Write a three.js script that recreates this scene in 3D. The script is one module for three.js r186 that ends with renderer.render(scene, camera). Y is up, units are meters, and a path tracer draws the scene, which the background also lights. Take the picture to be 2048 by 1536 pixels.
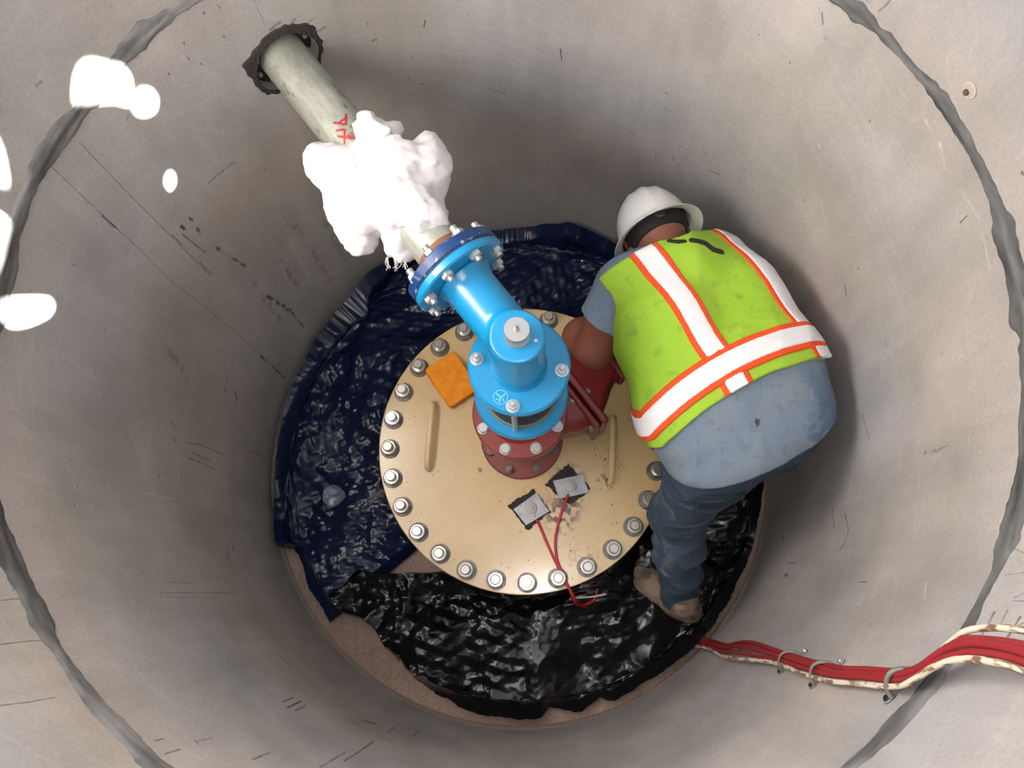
import * as THREE from 'three';
import { mergeGeometries, mergeVertices, toCreasedNormals } from 'three/addons/utils/BufferGeometryUtils.js';
import { RoundedBoxGeometry } from 'three/addons/geometries/RoundedBoxGeometry.js';
import { Brush, Evaluator, SUBTRACTION } from 'three-bvh-csg';

// ---------------------------------------------------------------- camera, sky, sun, exposure
const scene = new THREE.Scene();
const camera = new THREE.PerspectiveCamera(2 * Math.atan(768 / 1650) * 180 / Math.PI, 4 / 3, 0.05, 60);
camera.position.set(0.0626, 3.02, 0.4966);
camera.up.set(0, 0.2561, -0.9666);
camera.lookAt(0.0626 - 0.0287, 3.02 - 0.9662, 0.4966 - 0.256);
scene.add(camera);

const renderer = new THREE.WebGLRenderer({ antialias: true });
renderer.toneMapping = THREE.LinearToneMapping;
renderer.toneMappingExposure = 3.15;
renderer.shadowMap.enabled = true;

scene.background = new THREE.Color().setRGB(0.255, 0.285, 0.335);       // hazy bright sky above the open manhole
const SUN_DIR = new THREE.Vector3(Math.cos(0.2), 1.03, Math.sin(0.2)).normalize();   // from the pit towards the sun
const sun = new THREE.DirectionalLight(new THREE.Color().setRGB(1, 0.955, 0.90), 92);
sun.target.position.set(0, 1.4, 0); sun.position.copy(SUN_DIR).multiplyScalar(9).add(sun.target.position);
sun.castShadow = true; sun.shadow.mapSize.set(4096, 4096);
Object.assign(sun.shadow.camera, { left: -3, right: 3, top: 3, bottom: -3, near: 0.5, far: 16 });
scene.add(sun, sun.target);

// flash of the phone that took the picture: its diode sits beside the lens
const flash = new THREE.SpotLight(new THREE.Color().setRGB(1, 0.97, 0.92), 1.3, 0, 0.75, 0.4, 2);
flash.position.set(0.079, 3.016, 0.4966); flash.target.position.set(0.02, 0, -0.3); flash.castShadow = true; flash.shadow.radius = 0.3;
scene.add(flash, flash.target);

// ---------------------------------------------------------------- helpers
const R = 0.915, JOINT = 1.642, RIM = 2.55, PI = Math.PI, TAU = PI * 2;
const V = (x, y, z) => new THREE.Vector3(x, y, z);
const clamp = (x, a, b) => x < a ? a : x > b ? b : x, mix = (a, b, t) => a + (b - a) * t;
const sstep = (a, b, x) => { const t = clamp((x - a) / (b - a), 0, 1); return t * t * (3 - 2 * t); };
function rng(seed) { let s = seed >>> 0; return () => { s = (s + 0x6D2B79F5) | 0; let t = Math.imul(s ^ (s >>> 15), 1 | s); t = (t + Math.imul(t ^ (t >>> 7), 61 | t)) ^ t; return ((t ^ (t >>> 14)) >>> 0) / 4294967296; }; }
const PERM = new Uint8Array(512), RND = new Float32Array(256);
{ const r = rng(7); const a = [...Array(256).keys()]; for (let i = 255; i > 0; i--) { const j = (r() * (i + 1)) | 0; [a[i], a[j]] = [a[j], a[i]]; } for (let i = 0; i < 512; i++) PERM[i] = a[i & 255]; for (let i = 0; i < 256; i++) RND[i] = r(); }
function noise(x, y, z) {                                            // value noise 0..1
  const X = Math.floor(x), Y = Math.floor(y), Z = Math.floor(z); x -= X; y -= Y; z -= Z;
  const u = x * x * (3 - 2 * x), v = y * y * (3 - 2 * y), w = z * z * (3 - 2 * z), a = X & 255, b = (X + 1) & 255, c = Y & 255, d = (Y + 1) & 255, e = Z & 255, f = (Z + 1) & 255;
  const pa = PERM[a], pb = PERM[b], aa = PERM[pa + c], ab = PERM[pa + d], ba = PERM[pb + c], bb = PERM[pb + d];
  const l0 = RND[PERM[aa + e]], l1 = RND[PERM[ba + e]], l2 = RND[PERM[ab + e]], l3 = RND[PERM[bb + e]], h0 = RND[PERM[aa + f]], h1 = RND[PERM[ba + f]], h2 = RND[PERM[ab + f]], h3 = RND[PERM[bb + f]];
  const m0 = l0 + (l1 - l0) * u, m1 = l2 + (l3 - l2) * u, n0 = h0 + (h1 - h0) * u, n1 = h2 + (h3 - h2) * u;
  const q0 = m0 + (m1 - m0) * v, q1 = n0 + (n1 - n0) * v; return q0 + (q1 - q0) * w;
}
function fbm(x, y, z, o = 4) { let s = 0, a = 0.5, t = 0; for (let i = 0; i < o; i++) { s += a * noise(x, y, z); t += a; a *= 0.5; x = x * 2.03 + 11.3; y = y * 2.03 + 5.7; z = z * 2.03 + 3.1; } return s / t; }
const ridge = (x, y, z) => 1 - Math.abs(2 * noise(x, y, z) - 1);

const used = new Map();
function numbered(n) { const k = used.get(n) ?? 0; used.set(n, k + 1); return k ? `${n}_${String(k).padStart(3, '0')}` : n; }
function mat(c, roughness = 0.6, metalness = 0, extra = {}) { const m = new THREE.MeshPhysicalMaterial({ roughness, metalness, ...extra }); m.color.set(c); return m; }
function part(name, geo, m, parent) { const o = new THREE.Mesh(Array.isArray(geo) ? merge(geo) : geo, m); o.name = name; o.castShadow = o.receiveShadow = true; parent.add(o); return o; }
function merge(list) { const l = list.map((g) => { const n = g.index ? g.toNonIndexed() : g; for (const k of Object.keys(n.attributes)) if (!['position', 'normal', 'uv'].includes(k)) n.deleteAttribute(k); if (!n.attributes.uv) n.setAttribute('uv', new THREE.BufferAttribute(new Float32Array(n.attributes.position.count * 2), 2)); return n; }); return mergeGeometries(l); }
function thing(name, label, category, pos = [0, 0, 0], group) { const g = new THREE.Group(); g.name = numbered(name); g.position.set(...pos); g.userData = { label, category }; if (group) g.userData.group = group; scene.add(g); return g; }
function structure(name, geo, m, label) { const o = part(numbered(name), geo, m, scene); o.userData = { kind: 'structure', label, category: name.split('_')[0] }; return o; }
const T = (g, x, y, z) => g.translate(x, y, z);
function lathe(pts, seg = 48, crease = 0.6) { return toCreasedNormals(new THREE.LatheGeometry(pts.map(([x, y]) => new THREE.Vector2(x, y)), seg), crease); }
function disc(r, y0, y1, bev = 0.002, seg = 64, rin = 0) { return lathe([[rin, y0], [r - bev, y0], [r, y0 + bev], [r, y1 - bev], [r - bev, y1], [rin, y1], ...(rin ? [[rin, y0]] : [])], seg); }
function hexNut(r, h, y = 0) {                                       // chamfered hexagon standing on y
  const s = lathe([[0, 0], [r * 0.93, 0], [r, h * 0.12], [r, h * 0.86], [r * 0.86, h], [0, h]], 6, 0.2); return s.translate(0, y, 0);
}
function orient(g, from, dir, roll = 0) { const q = new THREE.Quaternion().setFromUnitVectors(V(0, 1, 0), dir.clone().normalize()); if (roll) g.rotateY(roll); return g.applyQuaternion(q).translate(from.x, from.y, from.z); }
function tube(pts, r, seg = 60, rs = 10) { return new THREE.TubeGeometry(new THREE.CatmullRomCurve3(pts.map((p) => V(...p)), false, 'centripetal'), seg, r, rs, false); }
function capped(pts, r, seg = 60, rs = 10) { const a = pts[0], b = pts[pts.length - 1]; return merge([tube(pts, r, seg, rs), T(new THREE.SphereGeometry(r, rs, 6), ...a), T(new THREE.SphereGeometry(r, rs, 6), ...b)]); }
function dataTex(w, h, fn, srgb = true) {                            // fn(u, v) -> [r, g, b] in sRGB 0..1
  const d = new Uint8Array(w * h * 4); for (let j = 0; j < h; j++) for (let i = 0; i < w; i++) { const c = fn((i + 0.5) / w, (j + 0.5) / h), k = (j * w + i) * 4; d[k] = clamp(c[0], 0, 1) * 255; d[k + 1] = clamp(c[1], 0, 1) * 255; d[k + 2] = clamp(c[2], 0, 1) * 255; d[k + 3] = 255; }
  return finish(d, w, h, srgb);
}
function finish(d, w, h, srgb) { const t = new THREE.DataTexture(d, w, h); t.wrapS = t.wrapT = THREE.RepeatWrapping; t.magFilter = THREE.LinearFilter; t.minFilter = THREE.LinearMipmapLinearFilter; t.generateMipmaps = true; if (srgb) t.colorSpace = THREE.SRGBColorSpace; t.needsUpdate = true; return t; }
// surface nets over a signed distance field
function nets(f, lo, hi, cell) {
  const nx = Math.ceil((hi[0] - lo[0]) / cell) + 1, ny = Math.ceil((hi[1] - lo[1]) / cell) + 1, nz = Math.ceil((hi[2] - lo[2]) / cell) + 1, F = new Float32Array(nx * ny * nz);
  for (let k = 0, n = 0; k < nz; k++) for (let j = 0; j < ny; j++) for (let i = 0; i < nx; i++, n++) F[n] = f(lo[0] + i * cell, lo[1] + j * cell, lo[2] + k * cell);
  const id = new Int32Array(nx * ny * nz).fill(-1), P = [], I = [], sx = 1, sy = nx, sz = nx * ny, co = [0, sx, sy, sx + sy, sz, sz + sx, sz + sy, sz + sx + sy];
  const E = [[0, 1], [2, 3], [4, 5], [6, 7], [0, 2], [1, 3], [4, 6], [5, 7], [0, 4], [1, 5], [2, 6], [3, 7]];
  for (let k = 0; k < nz - 1; k++) for (let j = 0; j < ny - 1; j++) for (let i = 0; i < nx - 1; i++) {
    const n = i + j * sy + k * sz; let m = 0; for (let c = 0; c < 8; c++) if (F[n + co[c]] < 0) m |= 1 << c;
    if (m === 0 || m === 255) continue;
    let x = 0, y = 0, z = 0, q = 0;
    for (const [a, b] of E) { const fa = F[n + co[a]], fb = F[n + co[b]]; if ((fa < 0) === (fb < 0)) continue; const t = fa / (fa - fb); x += mix(a & 1, b & 1, t); y += mix((a >> 1) & 1, (b >> 1) & 1, t); z += mix(a >> 2, b >> 2, t); q++; }
    id[n] = P.length / 3; P.push(lo[0] + (i + x / q) * cell, lo[1] + (j + y / q) * cell, lo[2] + (k + z / q) * cell);
  }
  const quad = (a, b, c, d, fl) => { if (a < 0 || b < 0 || c < 0 || d < 0) return; if (fl) I.push(a, b, c, a, c, d); else I.push(a, c, b, a, d, c); };
  for (let k = 1; k < nz - 1; k++) for (let j = 1; j < ny - 1; j++) for (let i = 1; i < nx - 1; i++) {
    const n = i + j * sy + k * sz, s = F[n] < 0;
    if (s !== F[n + sx] < 0) quad(id[n], id[n - sy], id[n - sy - sz], id[n - sz], !s);
    if (s !== F[n + sy] < 0) quad(id[n], id[n - sz], id[n - sz - sx], id[n - sx], !s);
    if (s !== F[n + sz] < 0) quad(id[n], id[n - sx], id[n - sx - sy], id[n - sy], !s);
  }
  const g = new THREE.BufferGeometry(); g.setAttribute('position', new THREE.BufferAttribute(new Float32Array(P), 3)); g.setIndex(I); g.computeVertexNormals();
  g.setAttribute('uv', new THREE.BufferAttribute(new Float32Array(P.length / 3 * 2), 2)); return g;
}
function uvXZ(g, s = 1) { const p = g.attributes.position, u = new Float32Array(p.count * 2); for (let i = 0; i < p.count; i++) { u[2 * i] = p.getX(i) * s; u[2 * i + 1] = p.getZ(i) * s; } g.setAttribute('uv', new THREE.BufferAttribute(u, 2)); return g; }
function uvBox(g, s = 1) { const p = g.attributes.position, n = g.attributes.normal, u = new Float32Array(p.count * 2); for (let i = 0; i < p.count; i++) { const ax = Math.abs(n.getX(i)), ay = Math.abs(n.getY(i)), az = Math.abs(n.getZ(i)); const [a, b] = ay >= ax && ay >= az ? [p.getX(i), p.getZ(i)] : ax > az ? [p.getZ(i), p.getY(i)] : [p.getX(i), p.getY(i)]; u[2 * i] = a * s; u[2 * i + 1] = b * s; } g.setAttribute('uv', new THREE.BufferAttribute(u, 2)); return g; }
function biggest(g) {                                                 // keep the largest connected piece of an indexed mesh
  const n = g.attributes.position.count, f = Int32Array.from({ length: n }, (_, i) => i), find = (a) => { while (f[a] !== a) a = f[a] = f[f[a]]; return a; }, I = g.index.array;
  for (let i = 0; i < I.length; i += 3) { const a = find(I[i]); f[find(I[i + 1])] = a; f[find(I[i + 2])] = find(a); } const c = new Map(); for (let i = 0; i < I.length; i += 3) { const r = find(I[i]); c.set(r, (c.get(r) ?? 0) + 1); }
  let best = -1, m = 0; for (const [k, v] of c) if (v > m) { m = v; best = k; } const J = []; for (let i = 0; i < I.length; i += 3) if (find(I[i]) === best) J.push(I[i], I[i + 1], I[i + 2]); g.setIndex(J); return mergeVertices(g.toNonIndexed());
}
const smin = (a, b, k) => { const h = Math.max(k - Math.abs(a - b), 0) / k; return Math.min(a, b) - h * h * k * 0.25; };
function cap(b, x, y, z) { const dx = b[4] - b[0], dy = b[5] - b[1], dz = b[6] - b[2], px = x - b[0], py = y - b[1], pz = z - b[2]; const t = clamp((px * dx + py * dy + pz * dz) / (dx * dx + dy * dy + dz * dz + 1e-12), 0, 1); const ex = px - dx * t, ey = py - dy * t, ez = pz - dz * t; return Math.sqrt(ex * ex + ey * ey + ez * ez) - (b[3] + (b[7] - b[3]) * t); }
const field = (bones, k) => (x, y, z) => { let d = 9; for (const b of bones) d = smin(d, cap(b, x, y, z), k); return d; };
const bone = (a, ra, b, rb) => [...a, ra, ...b, rb];
// marks on the walls: [tone, upper ring?, width in m, strength, [angle in degrees, height, ...]]
const STAINS_AND_SHADE=[['d',0,0.0113,0.60,[208.13,1.146,208.21,1.133]],
['d',0,0.0125,0.65,[206.28,1.156,206.36,1.136]],
['d',0,0.0116,0.45,[207.95,1.091,207.76,1.064]],
['d',0,0.0050,0.40,[205.49,1.133,206.10,1.000]],
['d',0,0.0121,0.50,[207.96,0.990,208.77,0.897,209.88,0.783]],
['d',0,0.0053,0.70,[199.03,1.431,198.97,1.405,199.03,1.368]],
['d',0,0.0020,0.45,[204.10,1.594,203.89,1.395,203.92,1.148,203.94,0.919]],
['d',0,0.0019,0.45,[199.34,1.622,199.11,1.441,198.98,1.280,198.50,1.083,199.11,0.827,199.40,0.492,199.05,0.098]],
['d',0,0.0037,0.50,[204.20,1.168,204.22,1.108]],
['d',0,0.0040,0.50,[204.25,0.996,204.27,0.908]],
['d',0,0.0070,0.50,[199.19,0.251,199.05,0.098]],
['d',0,0.0176,0.60,[209.34,0.556,210.24,0.449,211.07,0.359]],
['d',0,0.0103,0.45,[211.07,0.359,210.85,0.181]],
['d',0,0.0109,0.60,[191.03,0.564,188.59,0.557]],
['d',0,0.0113,0.55,[189.69,0.476,187.54,0.439]],
['d',0,0.0134,0.50,[199.24,0.388,199.15,0.334]],
['d',0,0.0094,0.35,[193.86,0.563,193.03,0.551]],
['r',0,0.0067,0.50,[178.01,0.877,176.75,0.855]],
['r',0,0.0054,0.60,[175.24,0.865,174.79,0.846]],
['d',0,0.0042,0.35,[175.41,0.787,176.29,0.675,176.35,0.482]],
['d',0,0.0043,0.40,[174.23,0.734,174.07,0.604]],
['d',0,0.0042,0.40,[172.95,0.769,172.94,0.565]],
['d',0,0.0051,0.30,[180.09,0.258,180.20,0.097]],
['r',0,0.0059,0.50,[157.74,0.578,154.77,0.587]],
['d',0,0.0061,0.50,[158.57,0.501,157.27,0.527]],
['d',0,0.0066,0.50,[161.07,0.301,160.11,0.278]],
['r',0,0.0069,0.60,[135.43,0.634,133.91,0.613,132.25,0.616]],
['d',0,0.0048,0.55,[126.76,0.913,126.86,0.824]],
['d',0,0.0060,0.60,[125.55,0.930,125.69,0.797]],
['d',0,0.0048,0.50,[124.53,0.906,124.62,0.803]],
['d',0,0.0035,0.25,[150.10,1.057,150.15,0.925]],
['d',0,0.0033,0.30,[148.22,1.143,148.61,0.654]],
['d',0,0.0022,0.25,[147.58,1.148,147.56,0.787]],
['d',0,0.0041,0.45,[126.15,1.586,125.97,1.532]],
['d',0,0.0047,0.50,[120.81,1.357,120.53,1.263]],
['d',0,0.0035,0.35,[126.12,1.464,125.74,1.395]],
['d',0,0.0056,0.45,[113.39,1.044,113.02,0.942,112.73,0.742]],
['d',0,0.0052,0.40,[114.85,1.174,114.32,0.975]],
['d',0,0.0138,0.60,[117.28,0.593,114.96,0.545]],
['d',0,0.0041,0.50,[112.29,0.578,112.14,0.447]],
['d',0,0.0043,0.50,[108.32,0.493,108.16,0.363]],
['d',0,0.0033,0.40,[127.99,1.575,127.89,1.547]],
['r',0,0.0066,0.50,[16.85,0.812,19.90,0.867,22.02,0.868,23.53,0.842]],
['r',0,0.0069,0.40,[14.91,0.696,18.89,0.750]],
['d',0,0.0078,0.45,[1.11,0.898,2.90,0.906,5.33,0.930]],
['d',0,0.0129,0.30,[11.36,1.248,11.65,1.349]],
['b',0,0.0048,0.25,[11.91,1.439,11.46,1.544]],
['w',0,0.0081,0.35,[9.85,1.121,12.11,1.125]],
['b',0,0.0184,0.40,[8.74,1.122,13.54,1.121]],
['b',0,0.0165,0.40,[9.24,1.427,13.00,1.398]],
['w',0,0.0058,0.40,[10.76,1.437,12.07,1.432]],
['w',0,0.0066,0.40,[31.27,1.124,32.85,1.128]],
['b',0,0.0156,0.30,[28.77,0.791,34.29,0.835]],
['b',0,0.0140,0.35,[30.79,1.408,34.49,1.405]],
['w',0,0.0047,0.40,[29.79,1.409,32.13,1.435]],
['d',0,0.0034,0.40,[29.14,1.063,29.23,1.114]],
['w',0,0.0053,0.30,[9.38,0.815,13.20,0.814]],
['w',0,0.0076,0.30,[8.11,0.490,11.93,0.484]],
['w',0,0.0085,0.30,[9.61,0.181,12.79,0.173]],
['d',0,0.0182,0.40,[26.62,0.432,27.16,0.495]],
['d',0,0.0092,0.35,[24.12,0.425,24.43,0.490]],
['d',0,0.0099,0.40,[17.49,0.240,18.75,0.279]],
['r',1,0.0069,0.55,[33.57,1.693,35.98,1.693]],
['r',1,0.0045,0.50,[33.38,1.727,34.79,1.728]],
['r',1,0.0072,0.55,[34.03,1.768,36.16,1.764]],
['r',1,0.0028,0.50,[34.53,1.785,34.91,1.774]],
['d',1,0.0014,0.70,[321.02,1.717,320.51,1.681,320.94,1.701,321.14,1.722]],
['d',1,0.0012,0.60,[26.55,1.671,27.12,1.704]],
['d',1,0.0012,0.60,[29.40,1.671,29.26,1.724]],
['d',1,0.0011,0.60,[31.46,1.748,31.98,1.728,32.30,1.729,32.31,1.758]],
['d',0,0.0049,0.70,[256.79,1.289,256.36,1.266]],
['d',0,0.0052,0.50,[278.02,1.153,278.36,1.104]],
['d',0,0.0052,0.60,[223.04,1.563,223.05,1.558]],
['d',0,0.0053,0.60,[222.46,1.520,222.44,1.517]],
['d',0,0.0043,0.50,[223.49,1.486,223.57,1.483]],
['d',0,0.0054,0.60,[228.10,1.509,228.15,1.505]],
['d',0,0.0051,0.60,[227.34,1.592,227.43,1.590]],
['d',0,0.0042,0.50,[219.04,1.528,219.08,1.524]],
['d',0,0.0033,0.50,[227.01,1.483,227.04,1.481]],
['d',0,0.0028,0.45,[265.11,0.981,268.58,0.945]],
['d',0,0.0030,0.40,[300.62,0.821,302.58,0.780]],
['d',0,0.0029,0.30,[298.74,0.841,299.87,0.822]],
['d',0,0.0068,0.35,[297.07,1.020,297.71,1.013]],
['d',0,0.0044,0.40,[307.87,0.847,310.38,0.863]],
['d',0,0.0040,0.50,[314.27,1.589,315.09,1.565]],
['d',0,0.0041,0.40,[316.05,1.542,316.29,1.539]],
['d',0,0.0029,0.60,[345.88,1.526,345.81,1.554]],
['d',1,0.0068,0.60,[346.32,1.733,346.62,1.733]],
['d',0,0.0063,0.35,[214.24,1.171,219.51,1.153]],
['d',0,0.0058,0.40,[331.16,0.789,331.82,0.755]],
['d',0,0.0065,0.40,[340.58,0.998,341.95,0.980]],
['d',0,0.0021,0.30,[234.03,1.546,233.94,1.468]],
['d',0,0.0090,0.45,[234.28,1.448,236.02,1.452]],
['d',0,0.0080,0.45,[237.05,1.424,238.18,1.440]],
['d',0,0.0069,0.35,[238.25,1.402,240.94,1.416]],
['d',0,0.0082,0.40,[239.28,1.370,241.80,1.373]],
['d',0,0.0070,0.35,[228.42,1.368,229.10,1.376]],
['d',1,0.0023,0.40,[146.86,1.722,147.10,1.682,146.99,1.635]],
['d',1,0.0022,0.40,[142.08,1.775,142.23,1.705,142.23,1.651]],
['d',1,0.0034,0.25,[135.95,1.856,135.72,1.791,135.72,1.728]],
['w',1,0.0112,0.25,[146.70,1.679,146.28,1.650]],
['w',0,0.0098,0.30,[328.22,1.581,329.78,1.579]],
['w',0,0.0116,0.25,[333.18,1.584,336.76,1.580]],
['w',0,0.0096,0.25,[336.76,1.580,339.46,1.556]],
['w',0,0.0076,0.22,[342.70,1.567,347.32,1.584]],
['w',0,0.0075,0.22,[349.01,1.576,353.18,1.565]],
['r',0,0.0399,0.14,[222.45,0.719,222.73,0.526,222.44,0.273]],  // broad faint strokes behind the bag: dirt together with its shadow, painted in
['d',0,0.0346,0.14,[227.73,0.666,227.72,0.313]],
['w',0,0.0029,0.35,[221.07,0.820,219.68,0.608,218.54,0.367]],
['w',0,0.0030,0.30,[217.34,0.782,214.74,0.511]],
['w',0,0.0033,0.30,[218.15,0.490,221.31,0.483]],
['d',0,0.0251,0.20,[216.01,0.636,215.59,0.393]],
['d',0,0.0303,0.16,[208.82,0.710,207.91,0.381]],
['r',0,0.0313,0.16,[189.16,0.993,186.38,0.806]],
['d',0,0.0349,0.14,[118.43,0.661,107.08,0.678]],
['o',0,0.0095,0.30,[148.73,1.432,147.87,1.406]],
['w',0,0.0051,0.35,[147.07,1.289,146.18,1.296]],
['w',0,0.0041,0.40,[162.94,1.344,162.68,1.343]],
['w',0,0.0048,0.35,[164.28,1.064,164.57,0.878]]];
const PITS=[296.63,1.080,278.69,0.730,278.43,0.825,297.48,0.759,300.99,0.797,287.10,0.525,289.31,0.687,292.21,0.842,307.93,0.814,301.83,0.876,257.56,0.880,254.02,1.042,260.23,0.800,178.01,0.610,176.44,0.838,173.22,0.914,167.67,0.954,159.91,1.386,162.47,1.359,151.84,1.138,189.55,1.506,197.61,1.285];
const SPOTS=[[[-0.814,1.661,-0.419],[-0.794,1.695,-0.454],[-0.777,1.686,-0.483],[-0.756,1.609,-0.515],[-0.763,1.566,-0.504],[-0.772,1.554,-0.492],[-0.783,1.594,-0.473],[-0.798,1.627,-0.447]],
[[-0.769,1.539,-0.496],[-0.760,1.546,-0.510],[-0.750,1.534,-0.525],[-0.745,1.504,-0.531],[-0.751,1.486,-0.522],[-0.764,1.498,-0.504],[-0.770,1.521,-0.494]],
[[-0.798,1.305,-0.448],[-0.790,1.305,-0.462],[-0.791,1.281,-0.460],[-0.799,1.280,-0.446]],
[[-0.915,1.621,-0.007],[-0.915,1.623,-0.023],[-0.914,1.576,-0.047],[-0.912,1.496,-0.077],[-0.912,1.480,-0.072],[-0.914,1.497,-0.049],[-0.915,1.550,-0.015],[-0.915,1.592,-0.000]],
[[-0.759,2.030,-0.512],[-0.815,1.950,-0.415],[-0.867,1.835,-0.294],[-0.875,1.761,-0.268],[-0.886,1.711,-0.228],[-0.895,1.685,-0.193],[-0.901,1.667,-0.157],[-0.911,1.660,-0.086],[-0.915,1.705,-0.002],[-0.906,1.900,0.127],[-0.860,2.000,0.313],[-0.701,2.060,0.588],[-0.680,2.300,0.612],[-0.701,2.600,0.588],[-0.860,2.660,0.313],[-0.910,2.680,-0.096],[-0.829,2.660,-0.387],[-0.759,2.500,-0.512]]];
const BAG=[[-0.422,1.330,-0.487,0.040,-0.367,1.360,-0.454,0.052],[-0.363,1.280,-0.373,0.056,-0.315,1.310,-0.361,0.058],[-0.254,1.300,-0.291,0.048,-0.242,1.330,-0.332,0.060],[-0.323,1.385,-0.524,0.024,-0.267,1.380,-0.517,0.034],[-0.187,1.370,-0.440,0.066,-0.238,1.380,-0.417,0.070],[-0.195,1.350,-0.347,0.050,-0.206,1.360,-0.378,0.060],[-0.373,1.250,-0.344,0.036,-0.332,1.270,-0.314,0.036]];
const MARK_U=0.085, MARK_V=0.505, STRAP_L=0.508, STRAP_R=0.785;
const INK=[[[[0.420,-0.444],[0.442,-0.437],[0.460,-0.438]],0.0065],[[[0.480,-0.442],[0.514,-0.439],[0.539,-0.420],[0.562,-0.419]],0.0090]];
// ---------------------------------------------------------------- concrete rings
function paintWall(rows, w, h, y0, y1, upper) {                      // atlas: four rows, one per quadrant, each row w x h/rows
  const d = new Uint8Array(w * h * 4), rh = h / rows, f = new Float32Array(w * h * 3);
  for (let j = 0; j < h; j++) { const row = (j / rh) | 0, y = mix(y0, y1, ((j % rh) + 0.5 - 2) / (rh - 4));
    for (let i = 0; i < w; i++) {
      const a = (row + (i + 0.5 - 2) / (w - 4)) * PI / 2, cx = Math.cos(a) * R, cz = Math.sin(a) * R, k = (j * w + i) * 3;
      const big = fbm(cx * 2.2, y * 2.2, cz * 2.2 + (upper ? 40 : 0), 4) - 0.5, mid = fbm(cx * 9 + 30, y * 5, cz * 9, 3) - 0.5, hue = noise(cx * 3 + 9, y * 3, cz * 3) - 0.5;
      const str = fbm(cx * 40, y * 4, cz * 40 + 7, 2) - 0.5, fine = noise(cx * 260, y * 260, cz * 260) - 0.5, grain = RND[PERM[(i * 7 + PERM[(j * 13) & 255]) & 255]] - 0.5;
      let v = 0.612 + big * 0.15 + mid * 0.11 + str * 0.035 + fine * 0.045 + grain * 0.03;
      const trowel = ridge(cx * 6 + y * 5, y * 16 + cx * 7, cz * 6 + 3); v += (trowel > 0.93 ? (trowel - 0.93) * 0.25 : 0);
      f[k] = v * (1 + hue * 0.06); f[k + 1] = v * (0.972 + hue * 0.005); f[k + 2] = v * (0.95 - hue * 0.045) + (0.5 - Math.abs(big)) * 0.004;
    } }
  const tones = { d: [0.16, 0.15, 0.15], r: [0.27, 0.16, 0.12], w: [0.88, 0.86, 0.83], b: [0.66, 0.60, 0.50], o: [0.78, 0.60, 0.46] };
  const dab = (kind, up, wid, s, P, seed) => {
    if (!!up !== upper) return; const tone = tones[kind], q = [];
    for (let n = 0; n < P.length; n += 2) q.push([P[n] * PI / 180 * R, P[n + 1]]);
    const hw = wid / 2, ax = Math.min(...q.map((p) => p[0])) - wid, bx = Math.max(...q.map((p) => p[0])) + wid, ay = Math.min(...q.map((p) => p[1])) - wid, by = Math.max(...q.map((p) => p[1])) + wid, Q = R * PI / 2;
    for (let row = 0; row < rows; row++) {
      const i0 = Math.max(0, Math.floor((ax / Q - row) * (w - 4) + 2)), i1 = Math.min(w - 1, Math.ceil((bx / Q - row) * (w - 4) + 2)); if (i1 < 0 || i0 >= w) continue;
      const j0 = Math.max(0, Math.floor((ay - y0) / (y1 - y0) * (rh - 4) + 2)), j1 = Math.min(rh - 1, Math.ceil((by - y0) / (y1 - y0) * (rh - 4) + 2));
      for (let j = j0; j <= j1; j++) for (let i = i0; i <= i1; i++) {
        const x = (row + (i - 1.5) / (w - 4)) * Q, y = mix(y0, y1, (j - 1.5) / (rh - 4)); let best = 9;
        for (let n = 0; n < q.length - 1; n++) { const [x0, yy] = q[n], [x1, z1] = q[n + 1], dx = x1 - x0, dy = z1 - yy, t = clamp(((x - x0) * dx + (y - yy) * dy) / (dx * dx + dy * dy + 1e-9), 0, 1); best = Math.min(best, Math.hypot(x - x0 - dx * t, y - yy - dy * t)); }
        const wide = sstep(0.006, 0.014, wid), rag = fbm(x * 110 + seed, y * 70, 3, 3), patch = fbm(x * 70 + seed, y * 45, 8, 4); const e = (1 - sstep(mix(0.35, 0.1, wide), 1.05, best / hw / mix(0.5 + rag, 0.15 + rag * 1.7, wide))) * s * mix(clamp(0.2 + 1.4 * patch, 0, 1), sstep(0.40, 0.60, patch) * 1.15, wide);
        if (e > 0.003) { const k = ((row * rh + j) * w + i) * 3; for (let c = 0; c < 3; c++) f[k + c] = mix(f[k + c], tone[c], e); }
      }
    }
  };
  STAINS_AND_SHADE.forEach((s, n) => dab(...s, n * 1.7));
  const r = rng(upper ? 5 : 3);
  for (let n = 0; n < (upper ? 60 : 240); n++) { const a = r() * 360, y = mix(y0, y1, r()), l = r() < 0.3 ? 0.03 : 0.002; dab(r() < 0.72 ? 'd' : r() < 0.6 ? 'w' : 'r', upper ? 1 : 0, 0.003 + 0.006 * r() * r(), 0.25 + 0.3 * r(), [a, y, a + (r() - 0.5) * l * 60, y + l * (r() - 0.3)], n + 0.3); }
  if (!upper) for (let n = 0; n < PITS.length; n += 2) { dab('d', 0, 0.011, 0.4, [PITS[n], PITS[n + 1], PITS[n], PITS[n + 1] + 0.001], n); dab('w', 0, 0.006, 0.8, [PITS[n], PITS[n + 1] - 0.004, PITS[n], PITS[n + 1] - 0.003], n); }
  for (let k = 0, m = 0; k < d.length; k += 4, m += 3) { d[k] = clamp(f[m], 0, 1) * 255; d[k + 1] = clamp(f[m + 1], 0, 1) * 255; d[k + 2] = clamp(f[m + 2], 0, 1) * 255; d[k + 3] = 255; }
  return finish(d, w, h, true);
}
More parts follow.
